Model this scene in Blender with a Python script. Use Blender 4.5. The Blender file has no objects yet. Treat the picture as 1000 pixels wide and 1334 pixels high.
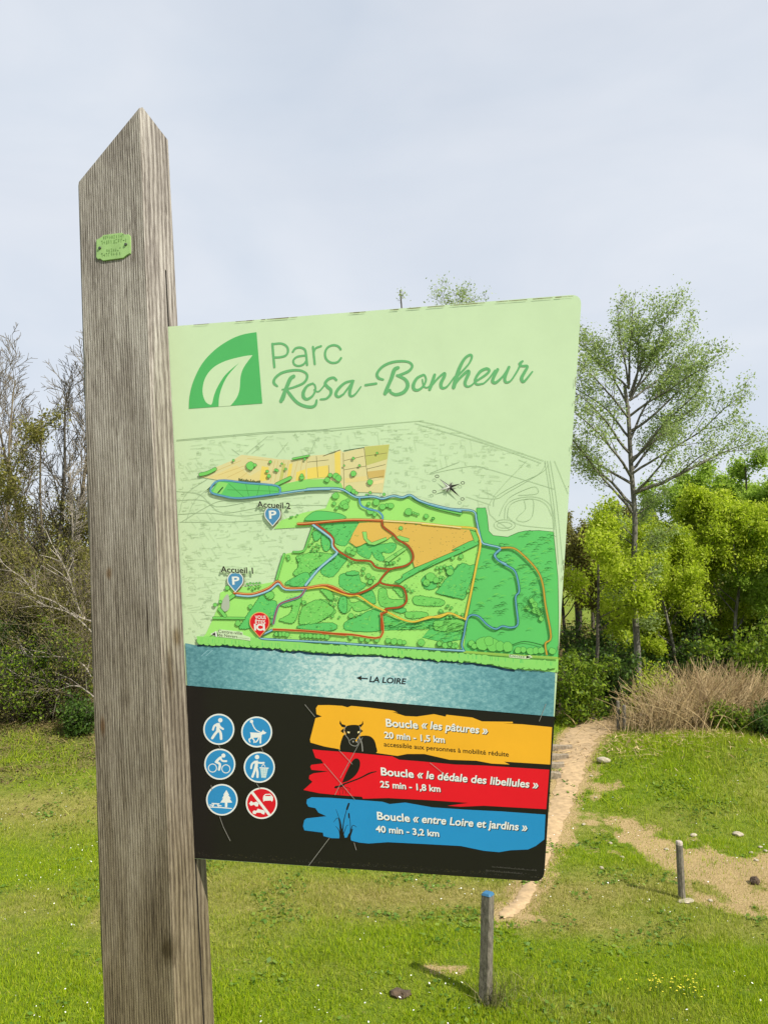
import bpy, bmesh, math, random
import numpy as np
from mathutils import Matrix, Vector

scene = bpy.context.scene
COL = scene.collection
R_ = math.radians

# ------------------------------------------------------------------ camera
FPX = 1000.0                      # focal length for a 1000 px wide picture
PITCH = R_(5.0)
CAM = np.array([0.0, 0.0, 4.0])   # eye height on the levee, above the meadow (z = 0)
cd = bpy.data.cameras.new("camera"); cam = bpy.data.objects.new("camera", cd); COL.objects.link(cam)
cam.location = CAM; cam.rotation_euler = (R_(90) + PITCH, 0, 0)
cd.sensor_fit = 'HORIZONTAL'; cd.sensor_width = 36.0; cd.lens = 36.0 * FPX / 1000.0
cd.clip_start = 0.05; cd.clip_end = 3000
scene.camera = cam

# ------------------------------------------------------------------ light
SUN_EL, SUN_AZ = R_(46), math.atan2(0.75, -0.66)      # azimuth from +Y towards +X
sd = Vector((math.sin(SUN_AZ) * math.cos(SUN_EL), math.cos(SUN_AZ) * math.cos(SUN_EL), math.sin(SUN_EL)))
sl = bpy.data.lights.new("sun", 'SUN'); sl.energy = 5.0; sl.angle = R_(0.6); sl.color = (1.0, 0.95, 0.86)
so = bpy.data.objects.new("sun", sl); COL.objects.link(so); so.rotation_euler = sd.to_track_quat('Z', 'Y').to_euler()

w = bpy.data.worlds.new("World"); scene.world = w; w.use_nodes = True
nt = w.node_tree; nt.nodes.clear()
wo = nt.nodes.new("ShaderNodeOutputWorld"); wb = nt.nodes.new("ShaderNodeBackground")
sky = nt.nodes.new("ShaderNodeTexSky"); sky.sky_type = 'NISHITA'; sky.sun_disc = False
sky.sun_elevation = SUN_EL; sky.sun_rotation = SUN_AZ; sky.dust_density = 2.0
tc = nt.nodes.new("ShaderNodeTexCoord"); mp = nt.nodes.new("ShaderNodeMapping")
mp.inputs['Scale'].default_value = (1.2, 1.2, 3.0)
nz = nt.nodes.new("ShaderNodeTexNoise"); nz.inputs['Scale'].default_value = 1.3; nz.inputs['Detail'].default_value = 5
rp = nt.nodes.new("ShaderNodeValToRGB")                 # thin high cloud: cover between 82 and 97 %
rp.color_ramp.elements[0].position = 0.3; rp.color_ramp.elements[0].color = (.78, .78, .78, 1)
rp.color_ramp.elements[1].position = 0.7; rp.color_ramp.elements[1].color = (.96, .96, .96, 1)
mx = nt.nodes.new("ShaderNodeMix"); mx.data_type = 'RGBA'
n2 = nt.nodes.new("ShaderNodeTexNoise"); n2.inputs['Scale'].default_value = 2.1; n2.inputs['Detail'].default_value = 6; n2.inputs['Distortion'].default_value = .6
r2 = nt.nodes.new("ShaderNodeValToRGB")                 # cloud radiance before the 0.1 strength
r2.color_ramp.elements[0].position = .3; r2.color_ramp.elements[0].color = (5.1, 5.6, 6.3, 1)
r2.color_ramp.elements[1].position = .72; r2.color_ramp.elements[1].color = (6.15, 6.4, 6.85, 1)
nt.links.new(mp.outputs['Vector'], n2.inputs['Vector']); nt.links.new(n2.outputs['Fac'], r2.inputs['Fac']); nt.links.new(r2.outputs['Color'], mx.inputs['B'])
nt.links.new(tc.outputs['Generated'], mp.inputs['Vector']); nt.links.new(mp.outputs['Vector'], nz.inputs['Vector'])
nt.links.new(nz.outputs['Fac'], rp.inputs['Fac']); nt.links.new(rp.outputs['Color'], mx.inputs['Factor'])
nt.links.new(sky.outputs['Color'], mx.inputs['A']); nt.links.new(mx.outputs['Result'], wb.inputs['Color'])
wb.inputs['Strength'].default_value = 0.1
nt.links.new(wb.outputs['Background'], wo.inputs['Surface'])

vs = scene.view_settings; vs.view_transform = 'Standard'; vs.look = 'None'; vs.exposure = 0.47; vs.gamma = 1.0
scene.cycles.max_bounces = 6; scene.cycles.transparent_max_bounces = 4

# ------------------------------------------------------------------ helpers
FW = np.array([0, math.cos(PITCH), math.sin(PITCH)]); UP = np.array([0, -math.sin(PITCH), math.cos(PITCH)])
def ray(px, py):
    return np.array([1.0, 0, 0]) * (px - 500) / FPX + UP * (667 - py) / FPX + FW
def at(px, py, Y):
    d = ray(px, py); return CAM + d * (Y / d[1])

def lin(c):
    c = c / 255.0
    return c / 12.92 if c <= .04045 else ((c + .055) / 1.055) ** 2.4
def rgb(r, g, b, k=1.0):
    return (lin(r) * k, lin(g) * k, lin(b) * k, 1)

def tag(o, label=None, cat=None, group=None, kind=None):
    if label: o['label'] = label
    if cat: o['category'] = cat
    if group: o['group'] = group
    if kind: o['kind'] = kind
    return o
def empty(name, loc=(0, 0, 0), label=None, cat=None, group=None):
    o = bpy.data.objects.new(name, None); COL.objects.link(o); o.location = loc; o.empty_display_size = .2
    return tag(o, label, cat, group)
def link(name, me, parent=None, mats=()):
    o = bpy.data.objects.new(name, me); COL.objects.link(o)
    for m in mats: me.materials.append(m)
    if parent: o.parent = parent
    return o
def np_mesh(name, V, F, loops_per_face, smooth=False):
    """fast mesh from (n,3) verts and (m,k) faces of one size"""
    me = bpy.data.meshes.new(name)
    V = np.asarray(V, dtype=np.float32); F = np.asarray(F, dtype=np.int32)
    me.vertices.add(len(V)); me.vertices.foreach_set("co", V.ravel())
    me.loops.add(F.size); me.loops.foreach_set("vertex_index", F.ravel())
    me.polygons.add(len(F))
    me.polygons.foreach_set("loop_start", np.arange(len(F), dtype=np.int32) * loops_per_face)
    try: me.polygons.foreach_set("loop_total", np.full(len(F), loops_per_face, dtype=np.int32))
    except Exception: pass
    if smooth: me.polygons.foreach_set("use_smooth", np.ones(len(F), dtype=bool))
    me.update(calc_edges=True); me.validate()
    return me
def copy_tree(o, parent=None):
    c = o.copy(); COL.objects.link(c)
    if parent: c.parent = parent
    for ch in list(o.children): copy_tree(ch, c)
    return c

# value noise for the terrain
_rs = np.random.RandomState(5); _tab = _rs.rand(256, 256)
def vnoise(x, y):
    x = np.asarray(x, float); y = np.asarray(y, float)
    xi = np.floor(x).astype(int); yi = np.floor(y).astype(int); fx = x - xi; fy = y - yi
    fx = fx * fx * (3 - 2 * fx); fy = fy * fy * (3 - 2 * fy)
    t = lambda a, b: _tab[a % 256, b % 256]
    return (t(xi, yi) * (1 - fx) + t(xi + 1, yi) * fx) * (1 - fy) + (t(xi, yi + 1) * (1 - fx) + t(xi + 1, yi + 1) * fx) * fy
def fbm(x, y, o=4):
    s = 0; a = .5
    for i in range(o):
        s = s + a * vnoise(x * 2 ** i + 17 * i, y * 2 ** i + 31 * i); a *= .5
    return s
def sstep(a, b, x):
    t = np.clip((np.asarray(x, float) - a) / (b - a), 0, 1); return t * t * (3 - 2 * t)
def gauss(x, y, cx, cy, sx, sy):
    return np.exp(-((x - cx) / sx) ** 2 - ((y - cy) / sy) ** 2)
def H(x, y):
    x = np.asarray(x, float); y = np.asarray(y, float)
    h = 2.35 * (1 - sstep(1.6, 6.4, y))                              # levee the sign stands on
    h = h + .6 * sstep(11.5, 18.5, y)                                # far bank
    h = h + .55 * gauss(x, y, 6.6, 15.2, 2.6, 2.0) + .3 * gauss(x, y, -8, 17.5, 4, 2)
    h = h + sstep(5, 8, y) * ((fbm(x * .35, y * .35) - .47) * .22 + (fbm(x * 2.1, y * 2.1, 3) - .44) * .07)
    return h
def gz(x, y): return float(H(x, y))
def on_ground(px, py):
    d = ray(px, py); t = 5.0
    for i in range(6000):
        p = CAM + d * t
        if p[2] < H(p[0], p[1]): break
        t += .01
    return np.array([p[0], p[1], gz(p[0], p[1])])

# ------------------------------------------------------------------ materials
def new_mat(name):
    m = bpy.data.materials.new(name); m.use_nodes = True
    return m, m.node_tree, m.node_tree.nodes['Principled BSDF']
def N(t, kind, **kw):
    n = t.nodes.new(kind)
    for k, v in kw.items(): setattr(n, k, v)
    return n
def ramp(t, stops):
    r = t.nodes.new("ShaderNodeValToRGB"); cr = r.color_ramp
    while len(cr.elements) < len(stops): cr.elements.new(0.5)
    for e, (p, c) in zip(cr.elements, stops): e.position = p; e.color = c
    return r
def simple_mat(name, col, rough=.6, var=.15, scale=30.0, bump=0.0):
    m, t, b = new_mat(name)
    co = N(t, "ShaderNodeTexCoord"); n = N(t, "ShaderNodeTexNoise"); n.inputs['Scale'].default_value = scale; n.inputs['Detail'].default_value = 6
    t.links.new(co.outputs['Object'], n.inputs['Vector'])
    r = ramp(t, [(.3, tuple(c * (1 - var) for c in col[:3]) + (1,)), (.7, tuple(min(1, c * (1 + var)) for c in col[:3]) + (1,))])
    t.links.new(n.outputs['Fac'], r.inputs['Fac']); t.links.new(r.outputs['Color'], b.inputs['Base Color'])
    b.inputs['Roughness'].default_value = rough
    if bump:
        bp = N(t, "ShaderNodeBump"); bp.inputs['Strength'].default_value = bump; bp.inputs['Distance'].default_value = .01
        t.links.new(n.outputs['Fac'], bp.inputs['Height']); t.links.new(bp.outputs['Normal'], b.inputs['Normal'])
    return m
def leaf_mat(name, cols, trans=.35, rough=.55):
    m, t, b = new_mat(name)
    g = N(t, "ShaderNodeNewGeometry"); k = len(cols)
    r = ramp(t, [(i / max(1, k - 1), c) for i, c in enumerate(cols)])
    t.links.new(g.outputs['Random Per Island'], r.inputs['Fac']); t.links.new(r.outputs['Color'], b.inputs['Base Color'])
    b.inputs['Roughness'].default_value = rough
    b.inputs['Specular IOR Level'].default_value = .25
    tr = N(t, "ShaderNodeBsdfTranslucent"); t.links.new(r.outputs['Color'], tr.inputs['Color'])
    ms = N(t, "ShaderNodeMixShader"); ms.inputs[0].default_value = trans
    t.links.new(b.outputs[0], ms.inputs[1]); t.links.new(tr.outputs[0], ms.inputs[2])
    t.links.new(ms.outputs[0], t.nodes['Material Output'].inputs['Surface'])
    return m
def bark_mat(name, c1, c2, sc=14.0):
    m, t, b = new_mat(name)
    co = N(t, "ShaderNodeTexCoord"); mpn = N(t, "ShaderNodeMapping"); mpn.inputs['Scale'].default_value = (sc, sc, sc * .35)
    n = N(t, "ShaderNodeTexNoise"); n.inputs['Scale'].default_value = 1; n.inputs['Detail'].default_value = 7; n.inputs['Roughness'].default_value = .7
    t.links.new(co.outputs['Object'], mpn.inputs['Vector']); t.links.new(mpn.outputs['Vector'], n.inputs['Vector'])
    r = ramp(t, [(.35, c1), (.65, c2)]); t.links.new(n.outputs['Fac'], r.inputs['Fac']); t.links.new(r.outputs['Color'], b.inputs['Base Color'])
    b.inputs['Roughness'].default_value = .85
    bp = N(t, "ShaderNodeBump"); bp.inputs['Strength'].default_value = .6; bp.inputs['Distance'].default_value = .02
    t.links.new(n.outputs['Fac'], bp.inputs['Height']); t.links.new(bp.outputs['Normal'], b.inputs['Normal'])
    return m

def wood_mat():
    """grey weathered softwood, grain along local z"""
    m, t, b = new_mat("weathered_wood")
    co = N(t, "ShaderNodeTexCoord")
    def noise(sx, sy, sz, det=5, dist=0, rough=.6):
        a = N(t, "ShaderNodeMapping"); a.inputs['Scale'].default_value = (sx, sy, sz)
        n = N(t, "ShaderNodeTexNoise"); n.inputs['Scale'].default_value = 1; n.inputs['Detail'].default_value = det
        n.inputs['Distortion'].default_value = dist; n.inputs['Roughness'].default_value = rough
        t.links.new(co.outputs['Object'], a.inputs['Vector']); t.links.new(a.outputs['Vector'], n.inputs['Vector']); return n
    fine = noise(900, 700, 38, 5, .3, .7); mid = noise(260, 200, 7, 5, .5, .7); big = noise(22, 16, 3.5, 5, .4); speck = noise(420, 420, 55, 3, 0, .65)
    # growth rings cut lengthwise: bands across x, bent by a slow noise
    sep = N(t, "ShaderNodeSeparateXYZ"); t.links.new(co.outputs['Object'], sep.inputs[0])
    slow = noise(5, 5, 1.1, 2)
    add = N(t, "ShaderNodeMath", operation='MULTIPLY_ADD'); add.inputs[1].default_value = .02
    t.links.new(slow.outputs['Fac'], add.inputs[0])
    sx_ = N(t, "ShaderNodeMath", operation='MULTIPLY_ADD'); sx_.inputs[1].default_value = .35
    t.links.new(sep.outputs[1], sx_.inputs[0]); t.links.new(sep.outputs[0], sx_.inputs[2])
    wob = noise(40, 40, 9, 3); wo_ = N(t, 'ShaderNodeMath', operation='MULTIPLY_ADD'); wo_.inputs[1].default_value = .0035; t.links.new(wob.outputs['Fac'], wo_.inputs[0]); t.links.new(sx_.outputs[0], wo_.inputs[2]); t.links.new(wo_.outputs[0], add.inputs[2])
    fr = N(t, "ShaderNodeMath", operation='MULTIPLY'); fr.inputs[1].default_value = 1500.0; t.links.new(add.outputs[0], fr.inputs[0])
    si = N(t, "ShaderNodeMath", operation='SINE'); t.links.new(fr.outputs[0], si.inputs[0])
    h1 = N(t, "ShaderNodeMath", operation='MULTIPLY_ADD'); h1.inputs[1].default_value = .11; t.links.new(si.outputs[0], h1.inputs[0])
    t.links.new(fine.outputs['Fac'], h1.inputs[2])
    h2 = N(t, "ShaderNodeMath", operation='MULTIPLY_ADD'); h2.inputs[1].default_value = .6; t.links.new(mid.outputs['Fac'], h2.inputs[0]); t.links.new(h1.outputs[0], h2.inputs[2])
    h3 = N(t, "ShaderNodeMath", operation='MULTIPLY_ADD'); h3.inputs[1].default_value = .55; t.links.new(big.outputs['Fac'], h3.inputs[0]); t.links.new(h2.outputs[0], h3.inputs[2])
    r = ramp(t, [(.0, rgb(64, 57, 51)), (.28, rgb(102, 94, 88)), (.5, rgb(142, 134, 127)), (.75, rgb(178, 171, 163)), (1.0, rgb(202, 197, 190))])
    mr = N(t, "ShaderNodeMapRange"); mr.inputs['From Min'].default_value = .69; mr.inputs['From Max'].default_value = 1.46
    t.links.new(h3.outputs[0], mr.inputs['Value']); t.links.new(mr.outputs[0], r.inputs['Fac'])
    # algae and damp low down, greener and darker towards the foot (dirt that stays)
    foot = N(t, "ShaderNodeMapRange"); foot.inputs['From Min'].default_value = 2.4; foot.inputs['From Max'].default_value = 1.35
    zz = N(t, "ShaderNodeMath", operation='MULTIPLY_ADD'); zz.inputs[1].default_value = .6; t.links.new(big.outputs['Fac'], zz.inputs[0]); t.links.new(sep.outputs[2], zz.inputs[2])
    t.links.new(zz.outputs[0], foot.inputs['Value'])
    fm = N(t, "ShaderNodeMath", operation='MULTIPLY'); fm.inputs[1].default_value = .95; t.links.new(foot.outputs[0], fm.inputs[0])
    # dark pits and flecks, and two knots
    sk = N(t, "ShaderNodeMapRange"); sk.inputs['From Min'].default_value = .60; sk.inputs['From Max'].default_value = .74; sk.inputs['To Max'].default_value = .75
    t.links.new(speck.outputs['Fac'], sk.inputs['Value'])
    mk = N(t, "ShaderNodeMix", data_type='RGBA', blend_type='MULTIPLY'); mk.inputs['B'].default_value = (.42, .37, .31, 1)
    t.links.new(sk.outputs[0], mk.inputs['Factor']); t.links.new(r.outputs['Color'], mk.inputs['A']); base = mk.outputs['Result']
    ck = noise(55, 45, .9, 3, .25, .5); cs = N(t, "ShaderNodeMath", operation='SUBTRACT'); cs.inputs[1].default_value = .52; t.links.new(ck.outputs['Fac'], cs.inputs[0])
    ca_ = N(t, "ShaderNodeMath", operation='ABSOLUTE'); t.links.new(cs.outputs[0], ca_.inputs[0])
    cw = N(t, "ShaderNodeMapRange"); cw.inputs['From Min'].default_value = .011; cw.inputs['From Max'].default_value = .004; t.links.new(ca_.outputs[0], cw.inputs['Value'])
    c2 = noise(14, 14, 5, 2); c3 = N(t, "ShaderNodeMapRange"); c3.inputs['From Min'].default_value = .5; c3.inputs['From Max'].default_value = .62; c3.inputs['To Max'].default_value = .9; t.links.new(c2.outputs['Fac'], c3.inputs['Value'])
    cm = N(t, "ShaderNodeMath", operation='MULTIPLY'); t.links.new(cw.outputs[0], cm.inputs[0]); t.links.new(c3.outputs[0], cm.inputs[1])
    mc = N(t, "ShaderNodeMix", data_type='RGBA', blend_type='MULTIPLY'); mc.inputs['B'].default_value = (.22, .19, .16, 1)
    t.links.new(cm.outputs[0], mc.inputs['Factor']); t.links.new(base, mc.inputs['A']); base = mc.outputs['Result']
    for kx, ky, kz, rx, rz, kc in ((-.012, .0, 1.085, .016, .030, (.36, .33, .24, 1)), (.0, .045, 1.55, .010, .020, (.55, .47, .36, 1)), (-.09, .0, 1.66, .007, .013, (.55, .42, .30, 1)), (.0, .02, 1.50, .006, .05, (.72, .66, .56, 1)), (-.11, .0, 1.42, .006, .02, (.6, .42, .28, 1))):
        va = N(t, "ShaderNodeVectorMath", operation='SUBTRACT'); va.inputs[1].default_value = (kx, ky, kz); t.links.new(co.outputs['Object'], va.inputs[0])
        vb = N(t, "ShaderNodeVectorMath", operation='DIVIDE'); vb.inputs[1].default_value = (rx, rx * 1.6, rz); t.links.new(va.outputs[0], vb.inputs[0])
        vl = N(t, "ShaderNodeVectorMath", operation='LENGTH'); t.links.new(vb.outputs[0], vl.inputs[0])
        vn = N(t, "ShaderNodeMath", operation='MULTIPLY_ADD'); vn.inputs[1].default_value = 1.1; t.links.new(fine.outputs['Fac'], vn.inputs[0]); t.links.new(vl.outputs['Value'], vn.inputs[2])
        vm = N(t, "ShaderNodeMapRange"); vm.inputs['From Min'].default_value = 1.6; vm.inputs['From Max'].default_value = .9; t.links.new(vn.outputs[0], vm.inputs['Value'])
        m2 = N(t, "ShaderNodeMix", data_type='RGBA', blend_type='MULTIPLY'); m2.inputs['B'].default_value = kc
        t.links.new(vm.outputs[0], m2.inputs['Factor']); t.links.new(base, m2.inputs['A']); base = m2.outputs['Result']
    mxx = N(t, "ShaderNodeMix", data_type='RGBA', blend_type='MULTIPLY'); mxx.inputs['B'].default_value = (.46, .40, .25, 1)
    t.links.new(fm.outputs[0], mxx.inputs['Factor']); t.links.new(base, mxx.inputs['A'])
    t.links.new(mxx.outputs['Result'], b.inputs['Base Color'])
    b.inputs['Roughness'].default_value = .85; b.inputs['Specular IOR Level'].default_value = .2
    bp = N(t, "ShaderNodeBump"); bp.inputs['Strength'].default_value = .55; bp.inputs['Distance'].default_value = .0025
    t.links.new(h2.outputs[0], bp.inputs['Height']); t.links.new(bp.outputs['Normal'], b.inputs['Normal'])
    return m
WOOD = wood_mat()
# ================================================================== the sign
# local frame of the sign: x along the panel, y away from the viewer, z up the (leaning) post
D0 = 1.15
A0 = CAM + ray(231, 1334) * D0
_b = ray(184, 140); _top = CAM + _b * (A0[1] / _b[1])
uz = (_top - A0) / np.linalg.norm(_top - A0)
YAW = R_(-14)
ux = np.array([math.cos(YAW), math.sin(YAW), 0]); ux -= uz * (ux @ uz); ux /= np.linalg.norm(ux)
uy = np.cross(uz, ux)
SM = np.stack([ux, uy, uz], 1)
def local(px, py, n, d):
    """where the line of sight meets the local plane n.p = d"""
    o = SM.T @ (CAM - A0); q = SM.T @ ray(px, py); n = np.asarray(n, float)
    return o + q * ((d - n @ o) / (n @ q))
SLOPE = .0154 / .88                               # the panel leans a little within its slot
PN = np.array([0, -1.0, -SLOPE]); PN /= np.linalg.norm(PN); PD = float(PN @ np.array([0, .0744, .2139]))
def B(px, py, lift=0.0):
    p = local(px, py, PN, PD + lift); return p
SHIFT = 0.98                                      # the post runs down to its footing
sign = empty("park_sign", tuple(A0 - uz * SHIFT), "weathered wooden post holding a green park map panel in its slot", "sign")
sign.rotation_euler = Matrix(SM.tolist()).to_euler()
SH = np.array([0, 0, SHIFT])

# ---- post: a tapering square timber with an oblique top and a slot in its right face
SLOT = simple_mat('slot_painted_shade', (.022, .018, .013, 1), .95, .3, 60)  # near-black colour painted in for the shade inside the slot
def build_post():
    x0b, x0t = -.1282, -.1264
    def back(z): return .1178 - (.0285 / 1.45) * z
    def slot(z): return .0744 - (z - .2139) * SLOPE
    P1t = float(local(187, 139, (1, 0, 0), 0)[2]) if False else 1.452
    zA = P1t; zB = float(local(100, 240, (0, -1, 0), 0)[2]); zC = float(local(221, 185, (1, 0, 0), 0)[2])
    bt = back(1.44)
    def ztop(x, y): return zA + (zB - zA) * (x / -.1264) + (zC - zA) * (y / bt)
    zs1 = float(local(217, 352, (1, 0, 0), 0)[2]); zlow = -SHIFT - .5
    ch = .004
    verts = []; faces = []
    # cross-section rings bottom->top; slot modelled from zlow up to zs1
    def ring(z, slotted, top=False):
        s = slot(z); x0 = x0b + (x0t - x0b) * max(0, z) / 1.44; bk = back(z); g = .0034
        dp = .035 if slotted else .0002
        pts = [(x0 + ch, 0), (0 - ch, 0), (0, ch), (0, s - .0012), (-dp, s - .0012), (-dp, s + g), (0, s + g), (0, bk - ch), (-ch, bk), (x0 + ch, bk), (x0, bk - ch), (x0, ch)]
        return [(x, y, (ztop(x, y) if top else z)) for x, y in pts]
    rings = [ring(zlow, True)]
    for z in np.linspace(-.9, zs1 - .001, 26): rings.append(ring(z, True))
    rings.append(ring(zs1, False))
    zt = min(ztop(x0t, .09), zB) - .02
    rings.append(ring(zs1 + .02, False))
    rings.append(ring(1.44, False, True))
    n = 12; rng = random.Random(3)
    for k, rg in enumerate(rings):
        for i, v in enumerate(rg):
            j = rng.gauss(0, .0006) if 0 < k < len(rings) - 5 and i in (0, 1, 2, 7, 8, 9, 10, 11) else 0
            verts.append((v[0] + j, v[1] + j, v[2]))
    for k in range(len(rings) - 1):
        for i in range(n):
            a = k * n + i; b = k * n + (i + 1) % n
            faces.append((a, b, b + n, a + n))
    faces.append(tuple(range((len(rings) - 1) * n, len(rings) * n)))
    faces.append(tuple(reversed(range(n))))
    me = bpy.data.meshes.new("post"); me.from_pydata([tuple(np.array(v) + SH) for v in verts], [], faces)
    bm = bmesh.new(); bm.from_mesh(me); bmesh.ops.recalc_face_normals(bm, faces=bm.faces); bm.to_mesh(me); bm.free()
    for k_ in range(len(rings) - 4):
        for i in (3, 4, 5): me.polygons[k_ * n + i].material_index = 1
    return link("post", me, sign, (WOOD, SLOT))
post = build_post()

# small drying cracks and knots in the post are in its own surface: thin dark slivers
# ---- the printed panel
KP = 0.83
PM = {}
def pmat(name, r, g, b, rough=.32, k=None):
    if name in PM: return PM[name]
    m, t, bs = new_mat("print_" + name)
    co = N(t, "ShaderNodeTexCoord"); n = N(t, "ShaderNodeTexNoise"); n.inputs['Scale'].default_value = 9; n.inputs['Detail'].default_value = 8; n.inputs['Roughness'].default_value = .7
    t.links.new(co.outputs['Object'], n.inputs['Vector'])
    kk = KP if k is None else k; c = rgb(r, g, b, kk)
    rr = ramp(t, [(.25, tuple(x * .94 for x in c[:3]) + (1,)), (.75, tuple(min(1, x * 1.04) for x in c[:3]) + (1,))])
    t.links.new(n.outputs['Fac'], rr.inputs['Fac']); t.links.new(rr.outputs['Color'], bs.inputs['Base Color'])
    bs.inputs['Roughness'].default_value = rough; bs.inputs['Specular IOR Level'].default_value = .3
    PM[name] = m; return m
for a in [("bg", 214, 236, 194), ("white", 244, 244, 240), ("black", 34, 31, 29), ("logo", 88, 190, 106), ("script", 112, 186, 122),
          ("lime", 172, 238, 124), ("lime2", 152, 226, 118), ("wood", 104, 208, 112), ("wood2", 128, 216, 106), ("olive", 162, 205, 92), ("line", 52, 116, 52), ("dark", 44, 82, 42),
          ("faint", 180, 203, 163), ("fainter", 196, 218, 176), ("beige", 234, 222, 164), ("sand", 240, 220, 150), ("yellow", 250, 222, 110), ("khaki", 206, 206, 116),
          ("tan", 222, 190, 112), ("orange", 238, 194, 96), ("blue", 74, 134, 190), ("creek", 112, 176, 204), ("navy", 44, 78, 104), ("red", 186, 82, 36),
          ("peach", 240, 180, 110), ("cream", 252, 230, 170), ("mauve", 160, 92, 96), ("gold", 244, 212, 84), ("amber", 210, 172, 62), ("sky", 170, 214, 226), ("grey", 186, 194, 176),
          ("pin", 84, 150, 196), ("pinred", 228, 34, 48), ("stain", 120, 110, 70),
          ("picto", 54, 148, 208), ("pictored", 226, 28, 46), ("band_yellow", 254, 186, 50), ("band_red", 238, 26, 44), ("band_blue", 44, 148, 208), ("ink", 40, 34, 30), ("scratch", 160, 156, 150), ("cap", 96, 92, 88), ("rim", 150, 150, 104)]:
    pmat(*a)
def river_mat():
    m, t, bs = new_mat("print_river")
    co = N(t, "ShaderNodeTexCoord"); mpn = N(t, "ShaderNodeMapping"); mpn.inputs['Scale'].default_value = (80, 80, 120); mpn.inputs['Rotation'].default_value = (0, R_(38), 0)
    n = N(t, "ShaderNodeTexNoise"); n.inputs['Scale'].default_value = 1.7; n.inputs['Detail'].default_value = 6; n.inputs['Roughness'].default_value = .72
    n2 = N(t, "ShaderNodeTexNoise"); n2.inputs['Scale'].default_value = 5; n2.inputs['Detail'].default_value = 2
    t.links.new(co.outputs['Object'], mpn.inputs['Vector']); t.links.new(mpn.outputs['Vector'], n.inputs['Vector']); t.links.new(co.outputs['Object'], n2.inputs['Vector'])
    # the printed photograph of the water is palest in its middle
    sep = N(t, "ShaderNodeSeparateXYZ"); t.links.new(co.outputs['Object'], sep.inputs[0])
    a = N(t, "ShaderNodeMath", operation='SUBTRACT'); a.inputs[1].default_value = .29; t.links.new(sep.outputs[0], a.inputs[0])
    q = N(t, "ShaderNodeMath", operation='ABSOLUTE'); t.links.new(a.outputs[0], q.inputs[0])
    mr = N(t, "ShaderNodeMapRange"); mr.inputs['From Min'].default_value = .04; mr.inputs['From Max'].default_value = .25; mr.inputs['To Min'].default_value = .20; mr.inputs['To Max'].default_value = -.12
    t.links.new(q.outputs[0], mr.inputs['Value'])
    s = N(t, "ShaderNodeMath", operation='ADD'); nn = N(t, "ShaderNodeMath", operation='MULTIPLY_ADD'); nn.inputs[1].default_value = .75; nn.inputs[2].default_value = .125; t.links.new(n.outputs['Fac'], nn.inputs[0]); t.links.new(nn.outputs[0], s.inputs[0]); t.links.new(mr.outputs[0], s.inputs[1])
    r = ramp(t, [(.30, rgb(84, 140, 152, KP)), (.48, rgb(116, 172, 182, KP)), (.62, rgb(158, 202, 206, KP)), (.74, rgb(214, 234, 232, KP))])
    t.links.new(s.outputs[0], r.inputs['Fac']); t.links.new(r.outputs['Color'], bs.inputs['Base Color']); bs.inputs['Roughness'].default_value = .32; bs.inputs['Specular IOR Level'].default_value = .3
    PM["river"] = m
river_mat()

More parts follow.
